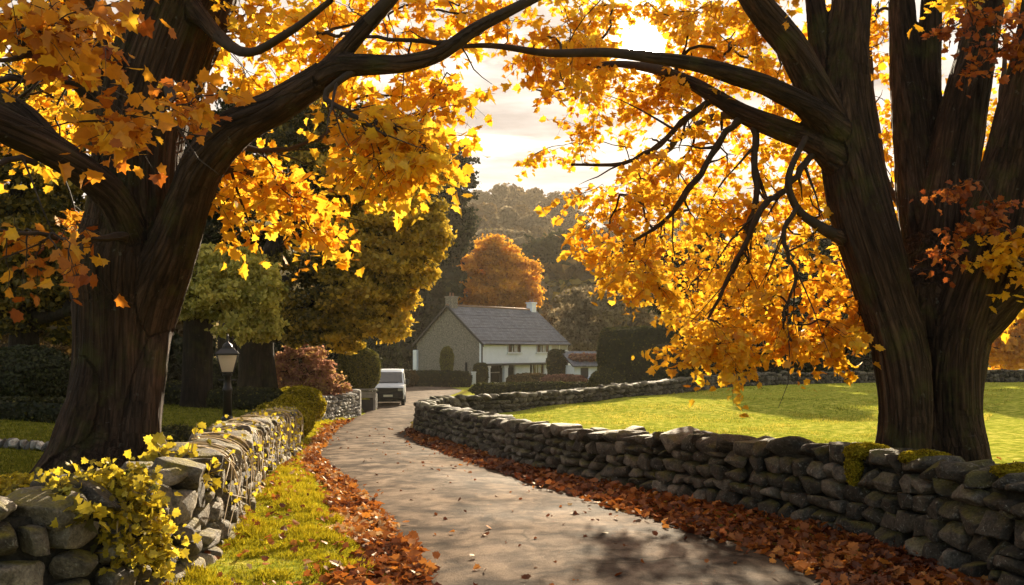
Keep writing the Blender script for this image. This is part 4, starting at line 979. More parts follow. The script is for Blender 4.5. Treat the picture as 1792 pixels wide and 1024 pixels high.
# hillside trees: one mesh of each kind, copied
def hill_kind(mleaf, n, tint):
    L = [(rng.normal(size=3) * np.array([2.6, 2.6, 1.2]) + np.array([0, 0, 5.2]), rng.uniform(2.0, 3.4)) for _ in range(7)]
    Lc = np.array([l[0] for l in L]); Lr = np.array([l[1] for l in L])
    g = Geo(); idx = rng.choice(7, n); d = rdir(n); d /= np.linalg.norm(d, axis=1)[:, None]
    pos = Lc[idx] + d * (Lr[idx] * rng.uniform(0.6, 1.05, n))[:, None]; pos[:, 2] = np.maximum(pos[:, 2], 0.6)
    put_leaves(g, pos, d + rdir(n) * 0.6, 1.25 * rng.uniform(0.6, 1.4, n), np.clip(rng.normal(tint, 0.2, n), 0, 1))
    tube(g, [(0, 0, -1), (0, 0, 2.5), (0.2, 0, 5)], [0.4, 0.3, 0.15], 6, 0.0)
    return g.mesh('hill_tree', M[mleaf], False)
HK = [hill_kind('leaf_brown', 2600, 0.12), hill_kind('leaf_brown', 2600, 0.45), hill_kind('leaf_olive', 2600, 0.4), hill_kind('leaf_pale', 2400, 0.35)]
HL = ['dark tree standing on the hazy hillside behind the cottage', 'brown autumn tree standing on the hazy hillside behind the cottage', 'olive gold tree standing on the hazy hillside behind the cottage', 'pale straw tree standing on the hazy hillside behind the cottage']
hs = []
for px in np.linspace(815, 1010, 15): hs.append((px + rng.uniform(-5, 5), rng.uniform(505, 545), rng.choice([0, 0, 1]), rng.uniform(1.1, 2.0)))
for _ in range(46): hs.append((rng.uniform(800, 1080), rng.choice([rng.uniform(160, 230), rng.uniform(230, 340), rng.uniform(340, 480)]), rng.choice([0, 1, 1, 2, 3, 3]), rng.uniform(0.9, 1.9)))
for _ in range(80): hs.append((rng.uniform(1080, 1850), rng.uniform(150, 520), rng.choice([0, 1, 2, 3]), rng.uniform(0.8, 1.5)))
for _ in range(14): hs.append((rng.uniform(560, 800), rng.uniform(160, 400), rng.choice([0, 1]), rng.uniform(0.9, 1.4)))
for px, d, k, s in hs:
    o = bpy.data.objects.new('hill_tree', HK[k]); COL.objects.link(o)
    p = PG(px, d, -0.3); o.location = p.tolist(); o.rotation_euler = (0, 0, rng.uniform(0, 6.28)); o.scale = (s * 1.1, s * 1.1, s * rng.uniform(0.8, 1.1))
    tag(o, HL[k], 'tree', ['dark hillside trees', 'brown hillside trees', 'olive hillside trees', 'pale hillside trees'][k])

# clipped hedges, topiary and shrubs
bush('clipped_hedge', 'tall dark clipped hedge block beyond the far field wall, right of the cottage', 'hedge', PG(1165, 66) + [0.6, 1, 0], (5.6, 1.7, 2.55), 'leaf_hedge', 26000, 0.16, 0.35, 0.35, 0.06, 0.08)
bush('box_bush', 'low rounded green bush at the foot of the tall clipped hedge', 'bush', PG(1062, 60), (1.25, 1.0, 0.95), 'leaf_hedge', 7000, 0.1, 0.5, 1.0, 0.12)
bush('topiary', 'large dome-shaped clipped topiary above the timber rail left of the van', 'topiary', P(627, 683, 44.6), (1.05, 0.95, 1.06), 'leaf_hedge', 16000, 0.085, 0.85, 0.8, 0.05)
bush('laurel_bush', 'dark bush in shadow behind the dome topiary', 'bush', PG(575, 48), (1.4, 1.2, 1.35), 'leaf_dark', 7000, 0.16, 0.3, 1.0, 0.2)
leafy_tree('japanese_maple', 'reddish brown spreading shrub above the pale stone wall', 'shrub', PG(530, 37.5),
    [(505, 620, 24, 38), (535, 625, 28, 38), (500, 650, 28, 37.5), (540, 655, 30, 37), (575, 665, 24, 37.3), (560, 650, 24, 37.5), (595, 680, 16, 38), (515, 680, 26, 37), (560, 685, 24, 37.5), (485, 635, 18, 38)], [[(530, 720, 6, 37.5), (530, 660, 5, 37.5), (525, 630, 3, 37.5)]], 'leaf_red', 16000, 0.11, 0.75, 0.25, limb_r=0.05)
bush('moss_hedge', 'mossy golden hedge mound draped over the end of the sunlit wall', 'hedge', PG(497, 26.5) * np.array([1, 1, 0]) + [0, 0, -.45], (0.72, 1.0, 0.60), 'moss', 18000, 0.06, 0.6, 0.9, 0.4)
bush('moss_hedge', 'golden mossy hedge mound in front of the russet shrub', 'hedge', PG(515, 30.5) * np.array([1, 1, 0]) + [0, 0, -.35], (0.95, 1.0, 0.64), 'moss', 18000, 0.06, 0.62, 0.95, 0.4)
bush('low_hedge', 'low dark clipped hedge running behind the lamp post', 'hedge', PG(430, 27) + [0, 0, -0.1], (1.1, 0.5, 0.36), 'leaf_hedge', 6000, 0.08, 0.4, 0.4, 0.08)
bush('low_hedge', 'low dark clipped hedge between the maple trunk and the pale acer', 'hedge', PG(285, 28) + [0, 0, -0.1], (0.9, 0.5, 0.38), 'leaf_hedge', 5000, 0.08, 0.4, 0.4, 0.08)
bush('low_hedge', 'small mossy hedge hump right against the maple trunk above the wall', 'hedge', PG(306, 15.5) + [0, 0, -0.12], (0.42, 0.4, 0.22), 'leaf_hedge', 4000, 0.05, 0.55, 0.7, 0.12)
bush('low_hedge', 'long dark hedge sloping across the lawn at the far left edge', 'hedge', PG(40, 19) + [0, 0, -0.1], (1.55, 0.4, 0.25), 'leaf_hedge', 6000, 0.07, 0.3, 0.4, 0.08, rz=-0.12)
bush('rhododendron_bush', 'big dark rounded bush at the far left behind the sloping hedge', 'bush', PG(40, 24) + [0, 0, -0.1], (1.25, 1.1, 0.72), 'leaf_dark', 22000, 0.07, 0.6, 1.0, 0.35, leaf_out=0.16)
bush('rhododendron_bush', 'dark green bush beside the big rounded one, touching the maple trunk outline', 'bush', PG(112, 26) + [0, 0, -0.1], (0.75, 0.9, 0.55), 'leaf_dark', 14000, 0.07, 0.6, 1.0, 0.35, leaf_out=0.16)
bush('rhododendron_bush', 'dark bush between the pale acer and the lamp post', 'bush', PG(390, 40) + [0, 0, -0.1], (1.3, 1.2, 0.75), 'leaf_dark', 8000, 0.13, 0.6, 1.0, 0.35, leaf_out=0.16)
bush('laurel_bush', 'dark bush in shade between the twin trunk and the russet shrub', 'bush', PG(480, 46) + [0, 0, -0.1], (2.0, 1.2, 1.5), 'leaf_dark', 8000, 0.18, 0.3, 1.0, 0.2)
bush('laurel_bush', 'pale leafed bush beyond the van, beside the cottage garden wall', 'bush', PG(665, 78) + [0, 0, -0.1], (1.3, 1.0, 1.1), 'leaf_lime', 4000, 0.2, 0.4, 1.0, 0.2)
bush('laurel_bush', 'dark bush behind the van, under the olive tree', 'bush', PG(625, 70), (3.2, 2.0, 2.6), 'leaf_dark', 9000, 0.28, 0.45, 1.0, 0.2)

for px, d, hx, hz, ml in ((-40, 48, 2.6, 1.5, 'leaf_dark'), (60, 60, 3.2, 1.9, 'leaf_brown'), (170, 62, 2.6, 1.5, 'leaf_dark'), (250, 56, 2.6, 2.0, 'leaf_brown'), (318, 50, 2.0, 1.6, 'leaf_dark'), (420, 62, 3.2, 2.2, 'leaf_dark'), (520, 60, 2.8, 1.9, 'leaf_brown'), (590, 58, 2.2, 2.3, 'leaf_dark')):
    rp = F / d; cx, cy = px, HZ - (gz((px - 896) / F * d, d) + hz * 0.9 - CAMZ) * rp
    lb = [(cx + rng.uniform(-1, 1) * hx * rp * 0.75, cy + rng.uniform(-0.6, 0.7) * hz * rp, hz * rp * rng.uniform(0.4, 0.75), d + rng.uniform(-1, 1)) for _ in range(9)]
    dk = ml == 'leaf_dark'
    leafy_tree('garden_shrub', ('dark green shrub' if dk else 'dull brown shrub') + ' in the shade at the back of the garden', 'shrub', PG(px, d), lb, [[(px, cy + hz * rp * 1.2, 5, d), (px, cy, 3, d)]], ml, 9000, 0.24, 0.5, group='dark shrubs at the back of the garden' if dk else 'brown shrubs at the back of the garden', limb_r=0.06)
bush('low_hedge', 'low dark hedge just beyond the curving field wall, below the cottage front', 'hedge', PG(930, 66), (4.6, 0.7, 0.42), 'leaf_hedge', 9000, 0.14, 0.4, 0.4, 0.1, rz=0.25)
# ------------------------------------------------------------------ the cottage
HT = math.atan2(0.771, 0.637); HO = np.array([-3.28, 96.0]); HB = gz(-3, 97)
house = empty('stone_cottage', (HO[0], HO[1], -1.72), HT, 'white fronted stone cottage with slate roof and two chimneys at the lane bend', 'house')
hu, hv_ = np.array([math.cos(HT), math.sin(HT)]), np.array([-math.sin(HT), math.cos(HT)])
def U(px, v=0.0):
    k = (px - 896) / F; o = HO + hv_ * v
    return (k * o[1] - o[0]) / (hu[0] - k * hu[1])
def ZL(py, u, v=0.0): return CAMZ + (HZ - py) / F * (HO + hu * u + hv_ * v)[1] + 1.72
LEN, DEP, EA, RI = 15.6, 10.0, 4.75, 8.75
def prism(g, prof, x0, x1, tint=0.5, mat=0):
    """profile in (y, z) extruded along x."""
    n = len(prof); V = [(x0, y, z) for y, z in prof] + [(x1, y, z) for y, z in prof]
    Q = [[i, (i + 1) % n, n + (i + 1) % n, n + i] for i in range(n)]
    g.add(V, [np.array(Q), np.array([list(range(n))[::-1]]), np.array([list(range(n, 2 * n))])], tint, mat)
uD0, uD1, uD2, uD3 = U(852), U(884.5), U(893), U(914)
JZ = 2.25
g = Geo(); prism(g, [(0.35, -1.2), (DEP, -1.2), (DEP, EA - 0.05), (DEP / 2, RI - 0.1), (0.35, EA + 0.15)], 0, 0.5, 0.5)
prism(g, [(0.35, -1.2), (DEP, -1.2), (DEP, EA - 0.05), (DEP / 2, RI - 0.1), (0.35, EA + 0.15)], LEN - 0.5, LEN, 0.4)
box(g, (LEN / 2, DEP - 0.25, 1.7), (LEN - 1.0, 0.5, 5.9)); g.build('stone_wall', M['rubble'], house, False)
g = Geo(); box(g, (LEN / 2, 0.2, (JZ + EA) / 2 + 0.06), (LEN, 0.4, EA - JZ), bev=0.02)
g.build('upper_wall', M['white'], house, False)
g = Geo(); box(g, ((U(912) + U(932)) / 2, 0.75, 0.9), (U(937) - U(912), 0.3, 2.6)); box(g, (U(962) + 2.6, 0.75, 0.9), (5.5, 0.3, 2.6)); box(g, (U(948), 0.75, -0.1), (U(962) - U(934), 0.28, 1.0)); g.build('lower_wall', M['white'], house, False)
g = Geo(); box(g, (U(880), 2.2, 1.0), (U(915) + 0.3, 0.2, 3.0)); box(g, (U(898), 0.95, 1.15), (U(913) - U(884), 0.15, 2.0)); g.build('porch_shade_sheet', M['shade_dark'], house, False)  # near-black sheets stand for the porch shade and a dark window
g = Geo(); box(g, (LEN / 2, 0.16, JZ), (LEN + 0.1, 0.62, 0.24), bev=0.03); box(g, (LEN / 2, -0.04, EA + 0.02), (LEN + 0.3, 0.14, 0.14)); box(g, (0.02, -0.02, (JZ + EA) / 2), (0.14, 0.10, EA - JZ)); g.build('timber_beam', M['timber'], house, False)
for px in (856, 887):
    g = Geo(); box(g, (U(px), 0.25, 0.75), (0.62, 0.36, 2.9), bev=0.03); box(g, (U(px), 0.25, 2.0), (0.8, 0.42, 0.26), bev=0.03); g.build('porch_post', M['white_paint'], house, False)
g = Geo(); box(g, (U(872), 1.2, 0.15), (2.8, 1.6, 0.12)); g.build('porch_bench', M['white_paint'], house, False)
g = Geo(); box(g, (U(871), 0.85, 1.35), (2.6, 0.10, 0.12)); g.build('porch_rail', M['timber_grey'], house, False)
def window(u0, u1, z0, z1, y, n, glassm, curtains=True):
    w = u1 - u0; h = z1 - z0; uc = (u0 + u1) / 2; zc = (z0 + z1) / 2
    g = Geo(); box(g, (uc, y, zc), (w, 0.06, h)); fr = g.build('window', M[glassm], house, False)
    g = Geo()
    for x in np.linspace(u0, u1, n + 1): box(g, (x, y - 0.05, zc), (0.11, 0.06, h + 0.1))
    for z in (z0, z1): box(g, (uc, y - 0.06, z), (w + 0.2, 0.09, 0.1))
    g.build('frame', M['white_paint'], fr, False)
    g = Geo(); box(g, (uc, y - 0.08, z0 - 0.1), (w + 0.3, 0.18, 0.08)); g.build('sill', M['white_paint'], fr, False)
    if curtains:
        for x, c in ((u0 + w * 0.10, 'brown_in'), (u0 + w * 0.56, 'curtain'), (u0 + w * 0.90, 'brown_in')):
            V = []; k = 7; g = Geo()
            for i in range(k):
                xx = x - w * 0.07 + w * 0.14 * i / (k - 1); V += [(xx, y - 0.035 - 0.012 * (i % 2), z0 + 0.1), (xx, y - 0.035 - 0.012 * (i % 2), z1 - 0.06)]
            g.add(V, np.array([[2 * i, 2 * i + 2, 2 * i + 3, 2 * i + 1] for i in range(k - 1)])); g.build('curtain', M[c], fr, False)
window(U(888), U(911), ZL(617, U(899)), ZL(599, U(899)), -0.02, 3, 'glass')
window(U(938.5), U(960), ZL(617, U(949)), ZL(599, U(949)), -0.02, 3, 'glass')
window(U(964), U(992), ZL(613, U(978)), ZL(599.5, U(978)), -0.02, 2, 'glass_pale', False)
window(U(938), U(958), ZL(655, U(948)), ZL(637.5, U(948)), 0.58, 3, 'glass', True)
# roof
g = Geo()
sl = math.hypot(DEP / 2, RI - EA)
for sgn in (0, 1):
    y0 = -0.45 if sgn == 0 else DEP + 0.4; z0 = EA - (RI - EA) / (DEP / 2) * 0.42
    n = 12
    for r in range(n):
        a, b = r / n, (r + 1) / n + 0.012
        ya, yb = y0 + (DEP / 2 - y0) * a, y0 + (DEP / 2 - y0) * min(b, 1)
        za, zb = z0 + (RI - z0) * a, z0 + (RI - z0) * min(b, 1)
        V = [(-0.25, ya, za + 0.14), (LEN + 0.25, ya, za + 0.14), (LEN + 0.25, yb, zb + 0.10), (-0.25, yb, zb + 0.10), (-0.25, ya, za + 0.0), (LEN + 0.25, ya, za + 0.0), (LEN + 0.25, yb, zb + 0.0), (-0.25, yb, zb + 0.0)]
        g.add(V, BOXF if sgn else BOXF[:, ::-1], 0.5)
rf = g.build('roof', M['slate'], house, False)
g = Geo(); tube(g, [(-0.27, DEP / 2, RI + 0.12), (LEN + 0.27, DEP / 2, RI + 0.12)], 0.14, 10); g.build('ridge_tile', M['ridge'], rf)
g = Geo()
for y0, y1 in ((-0.5, DEP / 2), (DEP + 0.45, DEP / 2)):
    V = [(-0.32, y0, EA - 0.55), (-0.2, y0, EA - 0.55), (-0.2, y0, EA - 0.25), (-0.32, y0, EA - 0.25), (-0.32, y1, RI - 0.12), (-0.2, y1, RI - 0.12), (-0.2, y1, RI + 0.16), (-0.32, y1, RI + 0.16)]
    g.add(V, BOXF, 0.5)
g.build('barge_board', M['timber'], rf, False)
for (u, m, w, h) in ((0.55, 'rubble', 1.1, 1.15), (LEN - 0.6, 'white', 0.85, 1.05)):
    g = Geo(); box(g, (u, DEP / 2, RI + h / 2 - 0.35), (w, 0.9, h + 0.5), bev=0.03); box(g, (u, DEP / 2, RI + h - 0.1), (w + 0.16, 1.06, 0.16), bev=0.02); ch = g.build('chimney', M[m], rf, False)
    for e in (-0.24, 0.24):
        g = Geo(); lathe(g, [(0.13, 0), (0.15, 0.05), (0.11, 0.1), (0.10, 0.34), (0.13, 0.38), (0.1, 0.4)], (u + e, DEP / 2, RI + h - 0.02), 10); g.build('chimney_pot', M['clay'], ch)
g = Geo(); tube(g, [(0.1, -0.5, EA - 0.25), (LEN + 0.2, -0.5, EA - 0.28)], 0.07, 8); tube(g, [(LEN + 0.1, -0.45, EA - 0.3), (LEN + 0.1, -0.1, EA - 0.6), (LEN + 0.1, -0.05, 0)], 0.05, 8); g.build('gutter', M['timber'], house)
g = Geo(); box(g, (-0.05, DEP + 0.05, 2.5), (0.5, 0.6, 2.7), bev=0.03); g.build('corner_buttress', M['white'], house, False)
# garden store by the cottage
sp = np.array([8.0, 97.5]); sh = empty('garden_store', (sp[0], sp[1], gz(*sp) - 0.1), HT * 0.4, 'low lean-to shed with an overgrown roof at the right end of the cottage', 'shed')
g = Geo(); box(g, (0, 0, 1.0), (3.6, 2.4, 2.4)); g.build('wall', M['white'], sh, False)
g = Geo(); prism(g, [(-1.7, 2.05), (1.5, 3.6), (1.5, 3.75), (-1.75, 2.2)], -2.2, 2.2); sr = g.build('roof', M['slate'], sh, False)
g = Geo(); V, Q = cubesphere(6, 0.6); V = V * np.array([1.9, 1.3, 0.35]) + np.array([0, 0.2, 3.0]); scatter_solid(g, V, Q, 1600, 0.3, 0.5); g.build('roof_creeper', M['leaf_red'], sr, False)
g = Geo(); box(g, (-0.6, -1.22, 1.0), (0.9, 0.06, 1.9)); g.build('door', M['timber'], sh, False)
g = Geo()
for i in range(5): lathe(g, [(0.02, 0), (0.22, 0.05), (0.3, 0.5), (0.2, 0.9), (0.02, 1.0)], (0.4 + 0.35 * i, -1.9 - 0.15 * (i % 2), 0.1), 8, i / 5)
tag(g.build('washing', M['pot'], None), 'pale blue and white washing heaped beside the lean-to shed', 'washing').location = sh.location
bush('ivy_bush', 'tall dark ivy covered bush against the right end of the white cottage front', 'bush', P(974, 661, 98.5), (1.0, 0.9, 1.55), 'leaf_hedge', 5000, 0.22, 0.45, 0.6, 0.15)
bush('front_hedge', 'brown and green garden hedge under the cottage ground-floor window', 'hedge', P(925, 678, 93), (2.6, 0.7, 0.7), 'leaf_brown', 5000, 0.18, 0.35, 0.8, 0.15, rz=0.5)
bush('front_hedge', 'low reddish garden hedge left of the lean-to shed', 'hedge', P(985, 675, 92), (2.4, 0.7, 0.55), 'leaf_red', 4000, 0.18, 0.35, 0.8, 0.2, rz=0.3)
bush('clipped_hedge', 'square clipped dark hedge at the left corner of the cottage porch', 'hedge', P(841, 677, 92), (0.72, 0.7, 1.22), 'leaf_hedge', 5000, 0.14, 0.45, 0.5, 0.07)
bush('topiary', 'upright clipped topiary in front of the cottage gable', 'topiary', P(782, 655, 92), (0.66, 0.6, 1.42), 'leaf_hedge', 6000, 0.13, 0.95, 0.85, 0.09)
bush('low_hedge', 'long dark clipped hedge along the lane in front of the cottage gable', 'hedge', P(752, 680, 88), (4.2, 0.6, 0.85), 'leaf_hedge', 11000, 0.16, 0.3, 0.35, 0.06, rz=-0.12)
bush('low_hedge', 'dark hedge bank beside the bend, left of the long clipped hedge', 'hedge', P(690, 676, 84), (2.2, 0.6, 0.72), 'leaf_brown', 6000, 0.16, 0.3, 0.6, 0.12)
g = Geo(); box(g, (0, 0, 0.6), (0.42, 0.42, 1.2), bev=0.03); box(g, (0, 0, 1.24), (0.52, 0.52, 0.12), bev=0.03); o = g.build('gate_pier', M['white_paint'], None, False); o.location = P(829, 673, 89.5).tolist(); tag(o, 'white gate pier at the cottage garden entrance', 'pier')
g = Geo(); box(g, (0, 0, 0.5), (1.8, 0.2, 1.05), bev=0.02); box(g, (0, 0, 1.06), (1.9, 0.28, 0.08), bev=0.02); o = g.build('garden_wall', M['rubble'], None, False); o.location = P(811, 673, 90).tolist(); tag(o, 'short grey garden wall left of the white gate pier', 'wall')
g = Geo(); box(g, (0, 0, 0.45), (3.4, 0.35, 1.0), bev=0.04); 
for i in range(9): one_stone(g, (-1.55 + 0.39 * i, 0, 1.0), np.array([1.0, 0, 0]), np.array([0, 1.0, 0]), (0.2, 0.22, 0.1), 3)
o = g.build('garden_wall', M['stone_sunlit'], None, False); o.location = P(700, 664, 98).tolist(); tag(o, 'warm stone garden wall behind the lane bend, left of the gable', 'wall')

# ------------------------------------------------------------------ the van
vx = P(679, 709, 48.3); van = empty('parked_van', (vx[0] - 0.2, 50.4, gz(vx[0], 50)*0 + float(np.interp(50, _ZY, _ZZ)) + 0.03), 0.10, 'white van with a black front end parked facing the lane', 'van')
# local: front towards -y, length 4.6
prof = [(-2.25, 0.42), (-2.32, 0.62), (-2.28, 0.98), (-2.12, 1.12), (-1.52, 1.24), (-0.72, 1.84), (-0.45, 1.93), (2.0, 1.95), (2.26, 1.86), (2.32, 1.1), (2.3, 0.42)]
def van_body():
    g = Geo(); n = len(prof); V = []
    xs = [-0.86, -0.80, -0.4, 0.4, 0.80, 0.86]
    for x in xs:
        e = abs(x)
        for (y, z) in prof:
            tum = 1 - 0.13 * max(0, z - 1.1) / 0.85
            s = 0.97 if e > 0.83 else 1.0
            V.append((x * tum, y * s if y < -2 else y, 0.42 + (z - 0.42) * (0.985 if e > 0.83 else 1.0 + 0.012 * (e < 0.5))))
    Q = [[a * n + i, a * n + (i + 1) % n, (a + 1) * n + (i + 1) % n, (a + 1) * n + i] for a in range(5) for i in range(n)]
    g.add(V, [np.array(Q), np.array([list(range(n))]), np.array([list(range(5 * n, 6 * n))[::-1]])])
    return g.build('body', M['van_paint'], van, False)
van_body()
def quadpanel(name, P4, m, th=0.012):
    g = Geo(); P4 = np.array(P4, float); nrm = np.cross(P4[1] - P4[0], P4[3] - P4[0]); nrm /= np.linalg.norm(nrm)
    g.add(np.vstack([P4 - nrm * th, P4 + nrm * th]), BOXF); return g.build(name, M[m], van, False)
quadpanel('windscreen', [(-0.76, -1.49, 1.29), (0.76, -1.49, 1.29), (0.70, -0.78, 1.825), (-0.70, -0.78, 1.825)], 'glass', 0.025)
for s in (-1, 1):
    quadpanel('side_window', [(s * 0.852, -1.2, 1.2), (s * 0.852, -0.2, 1.2), (s * 0.775, -0.2, 1.78), (s * 0.775, -0.75, 1.76)], 'glass', 0.015)
    quadpanel('door_panel', [(s * 0.872, -1.15, 0.55), (s * 0.872, -0.15, 0.55), (s * 0.866, -0.15, 1.15), (s * 0.866, -1.15, 1.15)], 'van_paint', 0.004)
    g = Geo(); box(g, (s * 1.0, -1.12, 1.3), (0.2, 0.12, 0.26), bev=0.03); box(g, (s * 0.88, -1.12, 1.22), (0.1, 0.05, 0.05)); g.build('wing_mirror', M['black_plastic'], van, False)
    g = Geo(); box(g, (s * 0.66, -2.30, 0.92), (0.28, 0.10, 0.15), bev=0.03); g.build('headlight', M['glass_pale'], van, False)
    for y in (-1.5, 1.5):
        g = Geo(); n = 20; a = np.linspace(0, 2 * math.pi, n, endpoint=False); V = []
        for (rr, xx) in ((0.20, -0.09), (0.31, -0.10), (0.325, -0.06), (0.325, 0.06), (0.31, 0.10), (0.20, 0.09)):
            V += [(s * 0.79 + xx, y + rr * math.cos(t), 0.325 + rr * math.sin(t)) for t in a]
        Q = [[k * n + i, k * n + (i + 1) % n, ((k + 1) % 6) * n + (i + 1) % n, ((k + 1) % 6) * n + i] for k in range(6) for i in range(n)]
        g.add(V, np.array(Q)); w = g.build('wheel', M['tyre'], van)
        g = Geo(); V = [(s * 0.79 + s * 0.07, y + 0.2 * math.cos(t), 0.325 + 0.2 * math.sin(t)) for t in a] + [(s * 0.79 + s * 0.04, y, 0.325)]
        g.add(V, np.array([[i, (i + 1) % n, n] for i in range(n)])); g.build('rim', M['alloy'], w, False)
g = Geo(); box(g, (0, -2.27, 0.60), (1.66, 0.18, 0.36), bev=0.05); box(g, (0, -2.1, 0.36), (1.5, 0.3, 0.2), bev=0.03); g.build('bumper', M['black_plastic'], van, False)
g = Geo(); box(g, (0, -2.27, 0.88), (1.62, 0.12, 0.30), bev=0.03)
for z in (0.84, 0.9, 0.96): box(g, (0, -2.335, z), (0.94, 0.02, 0.02))
g.build('grille', M['black_plastic'], van, False)
g = Geo(); box(g, (0, -2.37, 0.6), (0.5, 0.02, 0.11)); g.build('number_plate', M['plate'], van, False)
g = Geo(); box(g, (0.2, -1.5, 1.265), (0.6, 0.03, 0.02)); box(g, (-0.4, -1.5, 1.265), (0.6, 0.03, 0.02)); g.build('wiper', M['black_plastic'], van, False)

# timber rail under the topiary
fx = P(636, 681, 43.9); fb = float(np.interp(44, _ZY, _ZZ))
fn = empty('timber_fence', (fx[0], fx[1], fb), 0.06, 'low weathered timber rail between the pale wall and the van', 'fence')
g = Geo(); box(g, (0, 0, fx[2] - fb - 0.03), (1.3, 0.22, 0.09), bev=0.02); g.build('top_rail', M['timber_grey'], fn, False)
g = Geo()
for k in range(2): box(g, (0, 0.02, fx[2] - fb - 0.2 - 0.16 * k), (1.24, 0.05, 0.145), bev=0.01)
g.build('board', M['timber_grey'], fn, False)
for x in (-0.55, 0.52):
    g = Geo(); box(g, (x, 0.1, (fx[2] - fb) / 2 - 0.1), (0.1, 0.1, fx[2] - fb - 0.1), bev=0.01); g.build('post', M['timber_grey'], fn, False)
g = Geo(); box(g, (0, 0.1, 0.2), (1.18, 0.05, 0.75)); g.build('rail_shade_sheet', M['timber'], fn, False)  # dark sheet in place of the shade under the rail
g = Geo(); box(g, (0.25, 0.6, 0.35), (1.15, 0.7, 0.95)); o = g.build('raised_bed', M['stone_core'], None, False); o.location = (fx[0] - 0.3, fx[1] + 0.2, fb); tag(o, 'dark raised bed under the dome topiary, behind the timber rail', 'raised bed')
g = Geo(); box(g, (0, 0, 0.52), (0.44, 0.44, 1.1), bev=0.05); 
V, Q = cubesphere(6, 1.0); g.add(V * np.array([0.24, 0.24, 0.12]) + np.array([0, 0, 1.08]), Q, 0.9)
g.build('end_pier', M['stone_pale'], w3, False).location = (-7.12, 40.45, float(np.interp(40, _ZY, _ZZ)))

# ------------------------------------------------------------------ lamp post
lp = PG(398, 17.0); lamp = empty('lamp_post', lp, 0.3, 'black iron lamp post with a frosted lantern behind the sunlit stone wall', 'lamp post')
S = (2.44 - lp[2]) / 1.85
def Z_(a): return [(r * S, z * S) for r, z in a]
g = Geo(); lathe(g, Z_([(0.13, 0), (0.13, 0.08), (0.10, 0.12), (0.10, 0.34), (0.115, 0.36), (0.115, 0.40), (0.085, 0.44)]), sides=12); g.build('base', M['iron'], lamp)
g = Geo(); lathe(g, Z_([(0.085, 0.42), (0.075, 0.9), (0.09, 0.92), (0.09, 0.96), (0.07, 0.98), (0.062, 1.18), (0.09, 1.20), (0.09, 1.23), (0.05, 1.26)]), sides=14); tube(g, [(-0.16 * S, 0, 1.12 * S), (0.16 * S, 0, 1.12 * S)], 0.014, 8); g.build('pole', M['iron'], lamp)
LZ0, LZ1, r0, r1 = 1.26 * S, 1.60 * S, 0.105 * S, 0.19 * S
g = Geo(); c4 = [(-1, -1), (1, -1), (1, 1), (-1, 1)]
gl = Geo(); V = [(x * r0 * .96, y * r0 * .96, LZ0 + .015) for x, y in c4] + [(x * r1 * .96, y * r1 * .96, LZ1 - .01) for x, y in c4]
gl.add(V, BOXF)
for x, y in c4: tube(g, [(x * r0, y * r0, LZ0), (x * r1, y * r1, LZ1)], 0.012, 6)
for rr, z in ((r0, LZ0), (r1, LZ1)):
    for i in range(4):
        a, b = c4[i], c4[(i + 1) % 4]; tube(g, [(a[0] * rr, a[1] * rr, z), (b[0] * rr, b[1] * rr, z)], 0.015, 6)
lathe(g, [(0.05, LZ0 - 0.06), (0.11 * S, LZ0)], sides=10)
ln = g.build('lantern_frame', M['iron'], lamp); gl.build('lantern_glass', M['lamp_glass'], ln, False)
g = Geo(); a = r1 * 1.16
for (ra, za, rb, zb) in ((a, LZ1, a, LZ1 + .02), (a, LZ1 + .02, a * .55, LZ1 + .11), (a * .55, LZ1 + .11, a * .5, LZ1 + .13)):
    g.add([(x * ra, y * ra, za) for x, y in c4] + [(x * rb, y * rb, zb) for x, y in c4], BOXF)
lathe(g, [(a * .42, LZ1 + .12), (a * .42, LZ1 + .16), (a * .30, LZ1 + .20), (a * .12, LZ1 + .235), (0.02, LZ1 + .25)], sides=12); g.build('lantern_roof', M['iron'], lamp, False)
g = Geo(); lathe(g, [(0.012, LZ1 + .24), (0.03, LZ1 + .27), (0.012, LZ1 + .30), (0.022, LZ1 + .33), (0.004, LZ1 + .39)], sides=8); g.build('finial', M['iron'], lamp)

# stone edging in the lawn
se = empty('stone_edging', (0, 0, 0), 0, 'line of low pale edging stones across the shaded lawn left of the trunk', 'edging')
g = Geo()
for k in range(13):
    px = -20 + k * 10.5; d = 14.2; x = (px - 896) / F * d
    one_stone(g, (x, d - 0.02 * k, gz(x, d) + 0.07), np.array([1.0, 0, 0]), np.array([0, 1.0, 0]), (0.055, 0.12, 0.09), 4)
g.build('stone', M['stone_pale'], se)

# ------------------------------------------------------------------ ivy and stems on the near wall
iv = empty('ivy_plant', (0, 0, 0), 0, 'bright yellow ivy sprawling over the nearest stones of the left wall', 'plant')
lv, stm = Geo(), Geo()
def ivy_run(pts, per, size, spread, tint=0.65):
    A = catmull(np.array(pts), 6); tube(stm, A, np.linspace(0.012, 0.004, len(A)), 5, cap=False)
    n = len(A) * per; idx = np.repeat(np.arange(len(A)), per)
    pos = A[idx] + rng.normal(size=(n, 3)) * spread
    nr = rdir(n, 0.5) + np.array([0.2, -0.5, 0.2]); al = rng.normal(size=(n, 3)); al[:, 2] -= 0.5
    put_leaves(lv, pos, nr, size * rng.uniform(0.55, 1.35, n), np.clip(rng.normal(tint, 0.3, n), 0, 1), MAPLE, MAPLE_F, al)
D = 7.6
ivy_run([P(85, 862, 7.2), P(140, 850, 7.4), P(200, 838, 7.6), P(260, 850, 7.7)], 22, 0.072, 0.08, 0.5)
ivy_run([P(200, 840, 7.6), P(240, 865, 7.5), P(270, 905, 7.5), P(285, 960, 7.5), P(262, 985, 7.45)], 20, 0.07, 0.075, 0.55)
